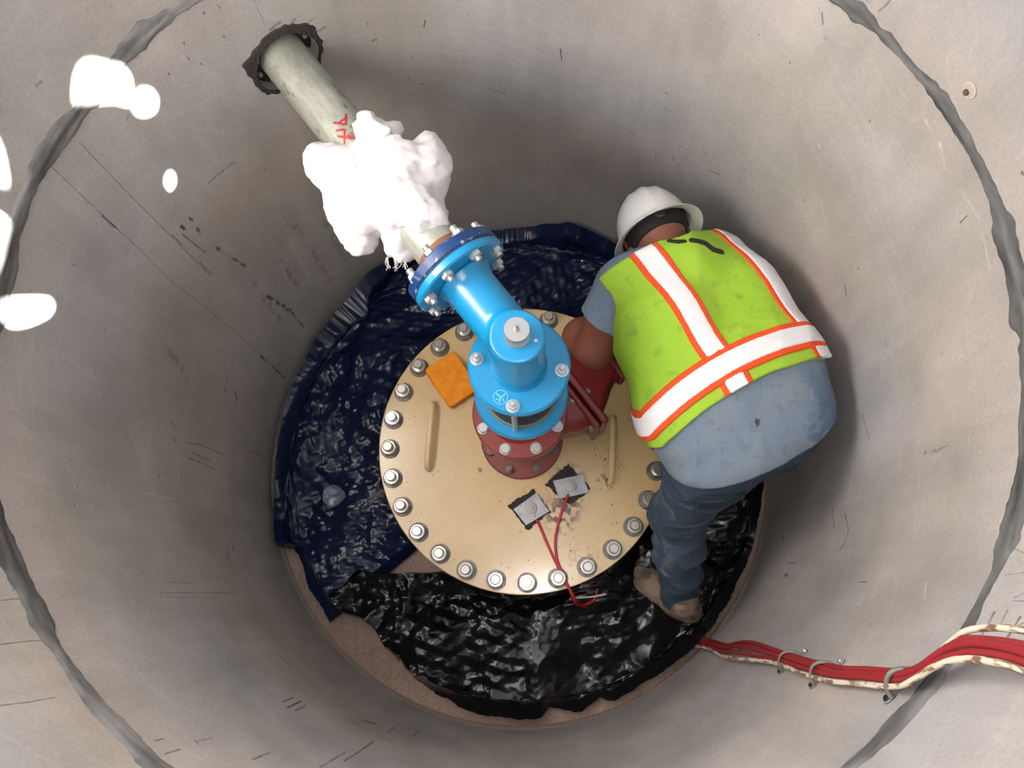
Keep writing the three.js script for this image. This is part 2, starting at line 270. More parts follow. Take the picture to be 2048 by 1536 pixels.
function ringGeometry(y0, y1, ny, rows, w, h) {                      // closed ring of concrete, inner face wears the atlas
  const P = [], N = [], U = [], I = [], RO = 1.05, na = 48, rh = h / rows;
  const quadgrid = (cols, rws, fn) => { const b = P.length / 3; for (let j = 0; j <= rws; j++) for (let i = 0; i <= cols; i++) { const [p, n, u] = fn(i / cols, j / rws); P.push(...p); N.push(...n); U.push(...u); } for (let j = 0; j < rws; j++) for (let i = 0; i < cols; i++) { const a = b + j * (cols + 1) + i; I.push(a, a + 1, a + cols + 2, a, a + cols + 2, a + cols + 1); } };
  for (let q = 0; q < 4; q++) {
    const ang = (s) => (q + s) * PI / 2;
    quadgrid(na, ny, (s, t) => { const a = ang(s); return [[Math.cos(a) * R, mix(y0, y1, t), Math.sin(a) * R], [-Math.cos(a), 0, -Math.sin(a)], [(2 + s * (w - 4)) / w, (q * rh + 2 + t * (rh - 4)) / h]]; });
    quadgrid(na, ny, (s, t) => { const a = ang(1 - s); return [[Math.cos(a) * RO, mix(y0, y1, t), Math.sin(a) * RO], [Math.cos(a), 0, Math.sin(a)], [0.3 + s * 0.1, (q + 0.5) / 4]]; });
    quadgrid(na, 1, (s, t) => { const a = ang(s), r = mix(R, RO, t); return [[Math.cos(a) * r, y1, Math.sin(a) * r], [0, 1, 0], [0.3 + s * 0.1, (q + 0.5 + t * 0.02) / 4]]; });
    quadgrid(na, 1, (s, t) => { const a = ang(1 - s), r = mix(R, RO, t); return [[Math.cos(a) * r, y0, Math.sin(a) * r], [0, -1, 0], [0.3 + s * 0.1, (q + 0.5 + t * 0.02) / 4]]; });
  }
  const g = new THREE.BufferGeometry(); g.setAttribute('position', new THREE.BufferAttribute(new Float32Array(P), 3)); g.setAttribute('normal', new THREE.BufferAttribute(new Float32Array(N), 3)); g.setAttribute('uv', new THREE.BufferAttribute(new Float32Array(U), 2)); g.setIndex(I); return g;
}
const HOLE = V(-0.530, 1.336, -0.746), AX = V(0.024, 0, -0.04);       // pipe hole in the wall; axis of the valve stack
const PIPE_DIR = V(HOLE.x - AX.x, 0.018, HOLE.z - AX.z).normalize();  // from the valve towards the wall
const onPipe = (k) => V(AX.x, 1.318, AX.z).addScaledVector(PIPE_DIR, k);
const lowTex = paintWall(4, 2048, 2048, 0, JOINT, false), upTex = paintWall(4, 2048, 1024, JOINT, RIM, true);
const lowMat = mat('#ffffff', 0.82, 0, { map: lowTex, bumpMap: lowTex, bumpScale: 0.004, specularIntensity: 0.35 });
const upMat = mat('#ffffff', 0.82, 0, { map: upTex, bumpMap: upTex, bumpScale: 0.004, specularIntensity: 0.35 });
let lowGeo = ringGeometry(-0.12, JOINT, 24, 4, 2048, 2048);
{ // lower uv run starts at y = 0: keep the buried foot on the first texel row
  const p = lowGeo.attributes.position, u = lowGeo.attributes.uv; for (let i = 0; i < p.count; i++) { const x = p.getX(i), z = p.getZ(i); if (Math.abs(Math.hypot(x, z) - R) < 1e-4 && u.getY(i) >= 0) { const row = Math.min(3, Math.floor(u.getY(i) * 4 - 1e-6)), t = clamp(p.getY(i) / JOINT, 0, 1); u.setY(i, (row * 512 + 2 + t * 508) / 2048); } }
  const ev = new Evaluator(); ev.useGroups = false;
  const core = new Brush(orient(new THREE.CylinderGeometry(0.083, 0.083, 0.5, 48), HOLE, PIPE_DIR), lowMat); core.updateMatrixWorld();
  const ring = new Brush(lowGeo, lowMat); ring.updateMatrixWorld();
  lowGeo = ev.evaluate(ring, core, SUBTRACTION).geometry;
}
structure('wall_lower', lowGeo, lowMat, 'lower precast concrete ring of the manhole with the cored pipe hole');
const upperRing = structure('wall_upper', ringGeometry(JOINT, RIM, 14, 4, 2048, 1024), upMat, 'upper precast concrete ring of the manhole above the grouted joint');
const wallPoint = (deg, y, r = R) => [Math.cos(deg * PI / 180) * r, y, Math.sin(deg * PI / 180) * r];

// smeared grout in the joint between the rings
{
  const n = 1600, m = 12, P = [], U = [], I = [], C = [];
  for (let i = 0; i <= n; i++) {
    const a = i / n * TAU, x = Math.cos(a), z = Math.sin(a), q = (s, o) => fbm(x * s + o, z * s, o, 3) - 0.5;
    const thick = 0.027 + 0.062 * q(3.3, 3) + 0.026 * q(13, 8) + 0.008 * (noise(x * 60, z * 60, 2) - 0.5), mid = JOINT + 0.030 * q(5, 20) + 0.004;
    const lo = mid - Math.max(0.008, thick) * (1 + q(22, 31) * 0.8), hi = mid + Math.max(0.008, thick) * (1 + q(22, 47) * 0.8);
    for (let j = 0; j <= m; j++) {
      const t = j / m, y = mix(lo, hi, t), bulge = 0.0015 + 0.0055 * Math.sqrt(Math.max(0, Math.sin(t * PI))) * (0.2 + 1.5 * fbm(x * 22, y * 70, z * 22, 3)) - (j === 0 || j === m ? 0.003 : 0);
      P.push(x * (R - bulge), y, z * (R - bulge)); U.push(a * R, y);
      const v = Math.max(0.03, 0.02 + 0.24 * Math.pow(fbm(x * 9, y * 45, z * 9, 4), 1.4) * (0.45 + noise(x * 2.2, 4, z * 2.2)) + 0.07 * (noise(x * 30, y * 130, z * 30) - 0.5)); C.push(v, v * 0.985, v * 0.965);
    }
  }
  for (let i = 0; i < n; i++) for (let j = 0; j < m; j++) { const a = i * (m + 1) + j, b = a + m + 1; I.push(a, b, b + 1, a, b + 1, a + 1); }
  const g = new THREE.BufferGeometry(); g.setAttribute('position', new THREE.Float32BufferAttribute(P, 3)); g.setAttribute('uv', new THREE.Float32BufferAttribute(U, 2)); g.setAttribute('color', new THREE.Float32BufferAttribute(C, 3)); g.setIndex(I); g.computeVertexNormals();
  structure('trim_1', g, mat('#ffffff', 0.85, 0, { vertexColors: true, side: THREE.DoubleSide }), 'dark grey grout smeared along the joint between the concrete rings');
}
// floor and the thin mortar lip where it meets the wall
const floorTex = dataTex(1024, 1024, (u, v) => { const x = u * 1.9, z = v * 1.9, b = fbm(x * 3, z * 3, 1, 4) - 0.5, s = noise(x * 160, z * 160, 4) - 0.5, t = 0.53 + b * 0.16 + s * 0.10; return [t * 1.06, t * 0.90, t * 0.80]; });
structure('floor', uvXZ(disc(1.04, -0.12, 0, 0.001, 96), 1 / 1.9), mat('#ffffff', 0.9, 0, { map: floorTex, bumpMap: floorTex, bumpScale: 0.004 }), 'sandy brown floor slab of the manhole');
structure('baseboard_ring', lathe([[R + 0.01, -0.01], [R - 0.014, -0.01], [R - 0.012, 0.004], [R - 0.004, 0.012], [R + 0.01, 0.016]], 160, 0.9), mat('#77685e', 0.9), 'thin brown mortar lip where the floor meets the wall');

// lifting hole grouted up in the upper ring
{
  const g = new THREE.SphereGeometry(0.016, 20, 10).scale(1, 1, 0.25), c = V(...wallPoint(-24.9, 1.722, R - 0.001)), q = new THREE.Quaternion().setFromUnitVectors(V(0, 0, 1), V(-c.x, 0, -c.z).normalize());
  part('lifting_hole_plug', g.clone().applyQuaternion(q).translate(c.x, c.y, c.z), mat('#a89c8b', 0.9), upperRing);
  part('plug_ring', new THREE.TorusGeometry(0.014, 0.003, 8, 24).applyQuaternion(q).translate(c.x, c.y, c.z), mat('#b5a99a', 0.9), upperRing);
  part('plug_core', new THREE.SphereGeometry(0.006, 12, 8).applyQuaternion(q).translate(c.x * 0.995, c.y - 0.004, c.z * 0.995), mat('#5b4d44', 0.9), upperRing);
}
// open ground around the mouth of the manhole, above the frame
{
  const gt = dataTex(512, 512, (u, v) => { const b = fbm(u * 8, v * 8, 1, 4), s = noise(u * 120, v * 120, 4); const t = 0.42 + 0.2 * (b - 0.5) + 0.1 * (s - 0.5); return [t * 1.08, t * 0.95, t * 0.8]; });
  structure('floor_ground', uvXZ(disc(7, RIM - 0.1, RIM - 0.03, 0.01, 96, 1.05), 0.4), mat('#ffffff', 0.95, 0, { map: gt }), 'bare soil around the mouth of the manhole');
}
// the phone itself, just behind its lens
{
  const g = thing('phone', 'dark phone held flat above the manhole mouth', 'phone', [0.0626, 3.02, 0.4966]); g.quaternion.copy(camera.quaternion);
  part('phone_body', T(new RoundedBoxGeometry(0.145, 0.072, 0.008, 3, 0.0035), 0.05, 0.0, 0.012), mat('#202124', 0.4), g);
  part('flash_diode', T(new THREE.CylinderGeometry(0.003, 0.003, 0.001, 20).rotateX(PI / 2), 0.0165, 0, 0.0075), mat('#fff4e0', 0.4, 0, { emissive: new THREE.Color(1, 0.95, 0.85), emissiveIntensity: 2 }), g);
}
// added out-of-frame sheet: holes cut to put sun patches on the wall
{
  const X = 1.5, rel = (x, y, z) => { const t = (X - x) / SUN_DIR.x; return [z + SUN_DIR.z * t, y + SUN_DIR.y * t]; };   // where the ray to the sun from a lit spot crosses the sheet
  const g = thing('sun_mask_sheet', 'added grey sheet on posts, unseen, with holes shaping the sun patches', 'sheet', [0, 0, 0]);
  const sh = new THREE.Shape(); sh.moveTo(-2.4, RIM - 0.03); sh.lineTo(3.0, RIM - 0.03); sh.lineTo(3.0, 5.3); sh.lineTo(-2.4, 5.3); sh.closePath();
  const hole = (pts) => { const h = new THREE.Path(); pts = pts.map((p) => rel(...p)); h.setFromPoints(new THREE.SplineCurve([...pts, pts[0]].map(([a, b]) => new THREE.Vector2(a, b))).getPoints(pts.length * 6).slice(0, -1)); sh.holes.push(h); };
  for (const s of SPOTS) hole(s);
  part('sheet', new THREE.ExtrudeGeometry(sh, { depth: 0.004, bevelEnabled: false }).rotateY(-PI / 2).translate(X, 0, 0), mat('#6f7276', 0.8, 0, { side: THREE.DoubleSide }), g);
  for (const z of [-2.3, 0.3, 2.9]) part('post', T(new THREE.CylinderGeometry(0.03, 0.03, 3.1, 12), X + 0.04, RIM + 1.5, z), mat('#77706a', 0.7), g);
}
// ---------------------------------------------------------------- shared materials
const steel = mat('#c9c6c0', 0.32, 0.9), steelDark = mat('#6f6a64', 0.45, 0.8), zinc = mat('#c4c6c6', 0.35, 0.85), redPaint = mat('#7b2723', 0.42, 0, { clearcoat: 0.3, clearcoatRoughness: 0.3 });
const bluePaint = mat('#067cae', 0.34, 0, { clearcoat: 0.5, clearcoatRoughness: 0.15 });

// ---------------------------------------------------------------- bolted steel cover on its riser
const CX = 0.0206, CZ = -0.0191, CT = 0.262;
{
  const g = thing('blind_flange_cover', 'round tan steel blind flange with a ring of bolts and two bar handles', 'flange', [CX, 0, CZ]);
  const r = rng(21), specks = []; for (let i = 0; i < 260; i++) { const near = r() < 0.6; const a = r() * TAU; const [cx, cz, s] = near ? [[0.16, 0.2, 0.13], [0.28, 0.05, 0.09], [0.2, 0.38, 0.1]][(r() * 3) | 0] : [0, 0, 0.47]; const q = near ? (r() + r() - 0.7) : Math.sqrt(r()); specks.push([cx + Math.cos(a) * s * q, cz + Math.sin(a) * s * q, 0.0008 + 0.0018 * r() * r()]); }
  const N = 1400, d = new Uint8Array(N * N * 4);
  for (let j = 0; j < N; j++) for (let i = 0; i < N; i++) {
    const x = (i + 0.5) / N - 0.5, z = (j + 0.5) / N - 0.5, k = (j * N + i) * 4, b = fbm(x * 7 + 9, z * 7, 2, 4) - 0.5, f = noise(x * 300, z * 300, 1) - 0.5;
    let c = [0.80 + b * 0.10 + f * 0.03, 0.68 + b * 0.10 + f * 0.03, 0.475 + b * 0.09 + f * 0.03];
    const rust = (px, pz, s, e) => { const q = Math.hypot(x - px, z - pz) / s, n = fbm(x * 60, z * 60, 7, 3); const w = clamp((1 - q) * 1.6, 0, 1) * sstep(0.46, 0.62, n) * e; c = [mix(c[0], 0.33, w), mix(c[1], 0.23, w), mix(c[2], 0.15, w)]; };
    const pink = (px, pz, s) => { const q = Math.hypot(x - px, z - pz) / s, w = clamp((1 - q) * 1.5, 0, 1) * sstep(0.38, 0.6, fbm(x * 35, z * 35, 3, 3)) * 0.35; c = [mix(c[0], 0.72, w), mix(c[1], 0.52, w), mix(c[2], 0.42, w)]; };
    if (x > -0.1 && z > -0.05) { pink(0.10, 0.18, 0.09); pink(0.17, 0.20, 0.07); rust(0.125, 0.235, 0.07, 0.9); rust(0.15, 0.185, 0.06, 0.85); rust(0.275, 0.125, 0.035, 0.7); rust(0.2, 0.38, 0.06, 0.25); rust(0.03, 0.18, 0.05, 0.4); rust(0.15, 0.12, 0.07, 0.7); }
    if (x < -0.13 && x > -0.16 && z > 0.02) { const w = Math.hypot((x + 0.145) / 0.007, (z - 0.085) / 0.010) < 0.6 + noise(x * 200, z * 200, 5) * 0.5 ? 0.4 : 0; c = c.map((v) => v * (1 - w)); }
    d[k] = clamp(c[0], 0, 1) * 255; d[k + 1] = clamp(c[1], 0, 1) * 255; d[k + 2] = clamp(c[2], 0, 1) * 255; d[k + 3] = 255;
  }
  for (const [sx, sz, sr] of specks) for (let j = Math.floor((sz + 0.5 - sr) * N); j <= (sz + 0.5 + sr) * N; j++) for (let i = Math.floor((sx + 0.5 - sr) * N); i <= (sx + 0.5 + sr) * N; i++) if (i >= 0 && j >= 0 && i < N && j < N && Math.hypot((i + 0.5) / N - 0.5 - sx, (j + 0.5) / N - 0.5 - sz) < sr) { const k = (j * N + i) * 4; d[k] = 70; d[k + 1] = 50; d[k + 2] = 40; }
  const top = uvXZ(disc(0.492, CT - 0.048, CT, 0.003, 128), 1), uv = top.attributes.uv; for (let i = 0; i < uv.count; i++) uv.setXY(i, uv.getX(i) + 0.5, uv.getY(i) + 0.5);
  const tan = mat('#ffffff', 0.33, 0, { map: finish(d, N, N, true), clearcoat: 0.9, clearcoatRoughness: 0.2 });
  part('cover_plate', top, tan, g);
  const rawTan = mat('#d8be90', 0.45, 0, { clearcoat: 0.3 });
  part('mating_flange', disc(0.488, CT - 0.098, CT - 0.053, 0.002, 96, 0.38), mat('#b89a6c', 0.5), g);
  part('riser_pipe', lathe([[0.385, -0.005], [0.39, -0.005], [0.39, CT - 0.07], [0.38, CT - 0.07]], 96), mat('#b0926a', 0.6), g);
  const nutG = hexNut(0.0285, 0.030), washG = disc(0.033, 0, 0.004, 0.001, 32, 0.015), studG = merge([lathe([[0, 0], [0.0165, 0], [0.0165, 0.020], [0.0138, 0.023], [0, 0.023]], 24), T(disc(0.0235, -0.0006, 0.0012, 0.0004, 28, 0.014), 0, 0, 0)]);
  const vr = [mat('#b9b4ac', 0.28, 0.9), mat('#a39c94', 0.33, 0.88), mat('#c6c3be', 0.24, 0.92)], rr = rng(4);
  for (let i = 0; i < 28; i++) {
    const a = (11.1 + i * 360 / 28) * PI / 180, n = part('nut', nutG, vr[(rr() * 3) | 0], g); n.position.set(Math.cos(a) * 0.4535, CT + 0.004, Math.sin(a) * 0.4535); n.rotation.y = rr() * 2;
    part('washer', washG, steelDark, n).position.y = -0.004; const s = part('stud', studG, vr[(rr() * 3) | 0], n); s.position.y = 0.030;
  }
  for (const [x0, z0, x1, z1] of [[-0.287, -0.158, -0.300, 0.062], [0.325, -0.111, 0.311, 0.108]]) {
    const dx = x1 - x0, dz = z1 - z0, l = Math.hypot(dx, dz), ux = dx / l, uz = dz / l, p = (t, y) => [x0 + ux * t - CX, CT + y, z0 + uz * t - CZ];
    part('handle', capped([p(0, -0.004), p(0, 0.022), p(0.008, 0.038), p(0.022, 0.045), p(l / 2, 0.046), p(l - 0.022, 0.045), p(l - 0.008, 0.038), p(l, 0.022), p(l, -0.004)], 0.0098, 80, 14), rawTan, g);
  }
}
// ---------------------------------------------------------------- red gate valve
const BD = V(0.80, 0, -0.60), BP = V(0.60, 0, 0.80);                   // bonnet direction and the direction across it
{
  const g = thing('gate_valve', 'dark red gate valve bolted to the tan cover with its bonnet pointing sideways', 'valve', [0.016, 0, AX.z]);
  const y0 = CT + 0.001, yt = 0.672, ym = 0.475;
  const fl = (a, b) => disc(0.1385, a, b, 0.003, 72, 0.05);
  part('lower_flange', fl(y0, y0 + 0.026), redPaint, g);
  part('upper_flange', fl(yt - 0.056, yt - 0.031), redPaint, g);
  part('companion_flange', merge([fl(yt - 0.026, yt), lathe([[0.05, yt - 0.005], [0.095, yt - 0.002], [0.082, yt + 0.020], [0.072, yt + 0.03], [0.05, yt + 0.03]], 56)]), redPaint, g);
  part('gasket', disc(0.132, yt - 0.031, yt - 0.026, 0.0005, 56, 0.05), mat('#241715', 0.8), g);
  // body: run pipe blended into the flattened bonnet chest
  const oval = (x, y, z) => { const k = x * BD.x + z * BD.z, w = x * BP.x + z * BP.z; const hw = mix(0.085, 0.135, sstep(0.02, 0.17, k)), hh = mix(0.10, 0.085, sstep(0, 0.17, k)); const qx = Math.abs(w) - hw + 0.05, qy = Math.abs(y - ym) - hh + 0.05, o = Math.hypot(Math.max(qx, 0), Math.max(qy, 0)) + Math.min(Math.max(qx, qy), 0) - 0.05; return Math.max(o, Math.abs(k - 0.075) - 0.105); };
  const run = (x, y, z) => Math.max(Math.hypot(x, z) - mix(0.098, 0.078, sstep(0.05, 0.15, Math.abs(y - ym))), Math.abs(y - (y0 + yt - 0.04) / 2) - 0.168);
  part('body', nets((x, y, z) => smin(oval(x, y, z), run(x, y, z), 0.035), [-0.13, 0.25, -0.24], [0.28, 0.68, 0.18], 0.006), redPaint, g);
  const boxAt = (k, w, y, sx, sy, sz, r = 0.006) => { const b = new RoundedBoxGeometry(sx, sy, sz, 3, r); b.rotateY(Math.atan2(-BD.z, BD.x)); return b.translate(BD.x * k + BP.x * w, y, BD.z * k + BP.z * w); };   // sx along the bonnet, sz across
  part('body_bonnet_flange', boxAt(0.176, 0, ym, 0.020, 0.20, 0.325, 0.009), redPaint, g);
  part('bonnet_flange', boxAt(0.205, 0, ym, 0.024, 0.20, 0.325, 0.009), redPaint, g);
  part('bonnet', nets((x, y, z) => { const k = x * BD.x + z * BD.z, w = x * BP.x + z * BP.z, t = sstep(0.21, 0.34, k), hw = mix(0.125, 0.062, t), hh = mix(0.08, 0.052, t), qx = Math.abs(w) - hw + 0.03, qy = Math.abs(y - ym) - hh + 0.03; return Math.max(Math.hypot(Math.max(qx, 0), Math.max(qy, 0)) + Math.min(Math.max(qx, qy), 0) - 0.03, Math.abs(k - 0.27) - 0.07); }, [0.06, 0.36, -0.36], [0.42, 0.59, 0.02], 0.006), redPaint, g);
  part('gland_plate', boxAt(0.350, 0, ym, 0.022, 0.10, 0.15, 0.008), redPaint, g);
  part('stem_neck', orient(lathe([[0, 0], [0.042, 0], [0.040, 0.03], [0.03, 0.035], [0.03, 0.06], [0, 0.06]], 28), V(BD.x * 0.36, ym, BD.z * 0.36), BD), redPaint, g);
  part('operating_nut', orient(new THREE.CylinderGeometry(0.03, 0.036, 0.05, 4), V(BD.x * 0.445, ym, BD.z * 0.445), BD, PI / 4), redPaint, g);
  for (const w of [-0.145, -0.05, 0.05, 0.145]) for (const s of [-1, 1]) { const yy = ym + s * (Math.abs(w) > 0.1 ? 0.055 : 0.088); for (const [k, dr] of [[0.166, -1], [0.217, 1]]) part('bonnet_bolt', orient(hexNut(0.0105, 0.009), V(BD.x * k + BP.x * w, yy, BD.z * k + BP.z * w), BD.clone().multiplyScalar(dr)), zinc, g); }
  const bolt = merge([hexNut(0.0155, 0.012), T(disc(0.0175, -0.001, 0.001, 0.0004, 24), 0, 0, 0)]), shank = T(new THREE.CylinderGeometry(0.008, 0.008, 0.06, 12), 0, -0.03, 0), nut = T(hexNut(0.0155, 0.014), 0, -0.073, 0);
  for (let i = 0; i < 8; i++) {
    const a = (22.5 + 45 * i - 2) * PI / 180, x = Math.cos(a) * 0.1165, z = Math.sin(a) * 0.1165;
    const b = part('flange_bolt', bolt, i % 3 ? mat('#b3b4b2', 0.42, 0.6) : zinc, g); b.position.set(x, yt + 0.001, z); b.rotation.y = i * 1.3; part('nut', nut, steelDark, b); part('shank', shank, steelDark, b);
    const l = part('lower_nut', hexNut(0.0155, 0.015), steelDark, g); l.position.set(x, y0 + 0.026, z); l.rotation.y = i * 0.7; part('stud_end', T(new THREE.CylinderGeometry(0.008, 0.008, 0.03, 12), 0, 0.016, 0), steelDark, l);
  }
}
// ---------------------------------------------------------------- blue angle valve
{
  const g = thing('blue_angle_valve', 'bright blue angle check valve with silver top cap above the red valve', 'valve', [AX.x, 0, AX.z]);
  part('nipple', lathe([[0.03, 0.675], [0.058, 0.675], [0.058, 0.87], [0.075, 0.888], [0.03, 0.888]], 40), bluePaint, g);
  part('lower_disc', disc(0.1245, 0.885, 0.907, 0.004, 80, 0.03), bluePaint, g);
  part('screen', merge([lathe([[0.088, 0.906], [0.0905, 0.906], [0.0905, 1.15], [0.088, 1.15]], 64)]), mat('#3a4048', 0.6, 0.4), g);
  for (const y of [0.912, 1.143]) part('gasket_ring', disc(0.0955, y - 0.005, y + 0.005, 0.001, 64, 0.07), mat('#7a6a4c', 0.8), g);
  const yu = 1.17;
  part('upper_disc', disc(0.1205, yu - 0.022, yu, 0.005, 80, 0.03), bluePaint, g);
  for (let i = 0; i < 4; i++) {
    const a = (98 + 90 * i) * PI / 180, x = Math.cos(a) * 0.1005, z = Math.sin(a) * 0.1005;
    const n = part('nut', hexNut(0.0125, 0.012), zinc, g); n.position.set(x, yu + 0.002, z); n.rotation.y = i; part('washer', disc(0.0165, -0.002, 0, 0.0005, 28), zinc, n); part('stud_end', T(lathe([[0, 0], [0.0065, 0], [0.0065, 0.013], [0.005, 0.015], [0, 0.015]], 16), 0, 0.012, 0), zinc, n);
    part('spacer_rod', T(new THREE.CylinderGeometry(0.0075, 0.0075, 0.245, 16), x, 1.027, z), steel, g);
  }
  // body: upright barrel with a side branch, one casting
  const pb = PIPE_DIR, rb = 0.0575, b0 = V(0, 1.318, 0);
  const br = (x, y, z) => { const k = x * pb.x + (y - b0.y) * pb.y + z * pb.z, ex = x - pb.x * k, ey = y - b0.y - pb.y * k, ez = z - pb.z * k; return Math.max(Math.hypot(ex, ey, ez) - rb - 0.010 * sstep(0.165, 0.2, k), -k, k - 0.196); };
  const barrel = (x, y, z) => { const h = Math.hypot(x, z), q = h - 0.0598, w = Math.abs(y - 1.27) - 0.115, e = 0.006; return Math.hypot(Math.max(q + e, 0), Math.max(w + e, 0)) + Math.min(Math.max(q + e, w + e), 0) - e; };
  const foot = (x, y, z) => Math.max(Math.hypot(x, z) - 0.0598 - 0.007 * (1 - sstep(0, 0.012, y - yu)), Math.abs(y - yu - 0.004) - 0.012);
  part('body', nets((x, y, z) => Math.min(smin(barrel(x, y, z), br(x, y, z), 0.022), foot(x, y, z)), [-0.2, 1.13, -0.24], [0.08, 1.40, 0.08], 0.0038), bluePaint, g);
  const fo = onPipe(0.196).sub(V(AX.x, 0, AX.z));
  part('outlet_flange', orient(disc(0.1145, 0, 0.022, 0.004, 80, 0.04), fo, pb), bluePaint, g);
  const side = V(-pb.z, 0, pb.x).normalize(), upv = V(0, 1, 0);
  for (let i = 0; i < 8; i++) {
    const a = (22.5 + 45 * i) * PI / 180, c = onPipe(0.196).sub(V(AX.x, 0, AX.z)).addScaledVector(side, Math.cos(a) * 0.0955).addScaledVector(upv, Math.sin(a) * 0.0955);
    const n = part('flange_nut', orient(hexNut(0.0145, 0.013), V(0, 0, 0), pb.clone().negate(), i), zinc, g); n.position.copy(c);
    part('bolt_shank', orient(lathe([[0, -0.022], [0.008, -0.022], [0.008, 0.075], [0, 0.075]], 14), V(0, 0, 0), pb), steel, n);
    part('bolt_head', orient(hexNut(0.0145, 0.011), V(0, 0, 0).addScaledVector(pb, 0.0505), pb, i * 2), zinc, n);
  }
  part('cap_collar', lathe([[0, 1.383], [0.027, 1.383], [0.0275, 1.392], [0.0225, 1.398], [0.0225, 1.412], [0, 1.412]], 40), steel, g);
  const cp = part('top_cap', lathe([[0, 1.412], [0.0262, 1.412], [0.0272, 1.414], [0.0272, 1.427], [0.0262, 1.429], [0, 1.429]], 44), steel, g);
  part('cap_pin', lathe([[0, 1.428], [0.006, 1.428], [0.0045, 1.436], [0.0042, 1.453], [0.003, 1.456], [0, 1.456]], 20), steel, cp);
  part('plug_screw', T(lathe([[0, 0], [0.0042, 0], [0.0038, 0.0015], [0, 0.0018]], 16), 0.039, 1.3845, 0.010), steel, g);
  // cast maker's mark on the upper disc: ring with a forked sign
  const lm = mat('#5fb4dd', 0.5), mk = part('cast_mark', T(disc(0.0175, 0, 0.0006, 0.0002, 40, 0.0158), -0.043, yu, 0.078), lm, g);
  const bar = (x0, z0, x1, z1, w) => { const l = Math.hypot(x1 - x0, z1 - z0), b = new THREE.BoxGeometry(l, 0.0008, w); b.rotateY(-Math.atan2(z1 - z0, x1 - x0)); return b.translate(-0.043 + (x0 + x1) / 2, yu + 0.0004, 0.078 + (z0 + z1) / 2); };
  part('mark_strokes', merge([bar(-0.010, -0.010, 0.001, 0.001, 0.0035), bar(0.001, 0.001, 0.011, -0.008, 0.0035), bar(0.001, 0.001, -0.003, 0.012, 0.0035), bar(-0.011, 0.004, -0.004, 0.006, 0.003), bar(0.006, 0.003, 0.008, 0.010, 0.003)]), lm, mk);
}
// ---------------------------------------------------------------- galvanised pipe from the valve through the wall
{
  const g = thing('galvanised_pipe', 'grey galvanised steel pipe running from the dark blue flange through the wall', 'pipe');
  const L = 0.83, TW = 1024, TH = 512;                                // u round, v along
  const red = [[[0.02, 0], [0.05, 0.035], [0.075, -0.002]], [[0.03, 0.014], [0.07, 0.012]], [[0.0, 0.05], [0.035, 0.095]], [[0.035, 0.05], [0.0, 0.09]], [[0.03, 0.075], [0.045, 0.105]], [[0.01, 0.03], [0.03, 0.045]]];
  const sd = (px, py, a, b) => { const dx = b[0] - a[0], dy = b[1] - a[1], t = clamp(((px - a[0]) * dx + (py - a[1]) * dy) / (dx * dx + dy * dy + 1e-9), 0, 1); return Math.hypot(px - a[0] - dx * t, py - a[1] - dy * t); };
  const tex = dataTex(TW, TH, (u, v) => {
    const a = u * TAU, x = Math.cos(a), z = Math.sin(a), y = v * L * 17; const b = fbm(x * 1.6 + 4, y * 0.5, z * 1.6, 4) - 0.5, s = noise(x * 9, y * 3, z * 9) - 0.5, f = noise(x * 30, y * 12, z * 30) - 0.5, sc = fbm(x * 3, y * 1.6, z * 3 + 9, 5);
    let t = 0.62 + b * 0.26 + s * 0.07 + f * 0.05, c = [t * 0.985, t, t * 0.93]; if (sc > 0.66) { const w = clamp((sc - 0.66) * 5, 0, 0.4); c = c.map((q) => mix(q, 0.24, w)); }
    const m = (u - MARK_U) * TAU * 0.057, n = (v - MARK_V) * L; let dd = 9; for (const st of red) for (let i = 0; i < st.length - 1; i++) dd = Math.min(dd, sd(m, n, [st[i][0] * 0.62 - 0.02, -st[i][1] * 0.62], [st[i + 1][0] * 0.62 - 0.02, -st[i + 1][1] * 0.62]));
    const w = (1 - sstep(0.0016, 0.0034, dd + 0.0016 * (noise(m * 400, n * 400, 2) - 0.5))) * 0.85; return [mix(c[0], 0.66, w), mix(c[1], 0.12, w), mix(c[2], 0.14, w)];
  });
  const body = new THREE.CylinderGeometry(0.0571, 0.0571, L, 64, 1, true).translate(0, L / 2, 0);
  part('pipe', orient(body, onPipe(0.236), PIPE_DIR), mat('#ffffff', 0.45, 0.3, { map: tex, side: THREE.DoubleSide }), g);
  const chip = dataTex(256, 256, (u, v) => { const n = fbm(u * 14, v * 14, 3, 4), m = fbm(u * 40, v * 40, 9, 2), e = sstep(0.60, 0.63, n * 0.7 + m * 0.3), t = 0.9 + 0.2 * (noise(u * 8, v * 8, 1) - 0.5); return [mix(0.07 * t, 0.62, e), mix(0.24 * t, 0.65, e), mix(0.46 * t, 0.66, e)]; });
  part('pipe_flange', uvBox(orient(disc(0.1145, 0, 0.026, 0.003, 80, 0.05), onPipe(0.220), PIPE_DIR), 4), mat('#ffffff', 0.4, 0, { map: chip }), g).userData.label = 'dark blue chipped flange';
  part('flange_hub', orient(lathe([[0.055, 0], [0.076, 0], [0.072, 0.02], [0.0572, 0.024]], 48), onPipe(0.245), PIPE_DIR), mat('#24507f', 0.5), g);
  part('rusty_thread', orient(disc(0.0585, 0, 0.016, 0.001, 48, 0.05), onPipe(0.266), PIPE_DIR), mat('#7d4f35', 0.85), g);
  part('gasket', orient(disc(0.112, 0, 0.0022, 0.0004, 64, 0.05), onPipe(0.2179), PIPE_DIR), mat('#3b2b2b', 0.9), g);
}
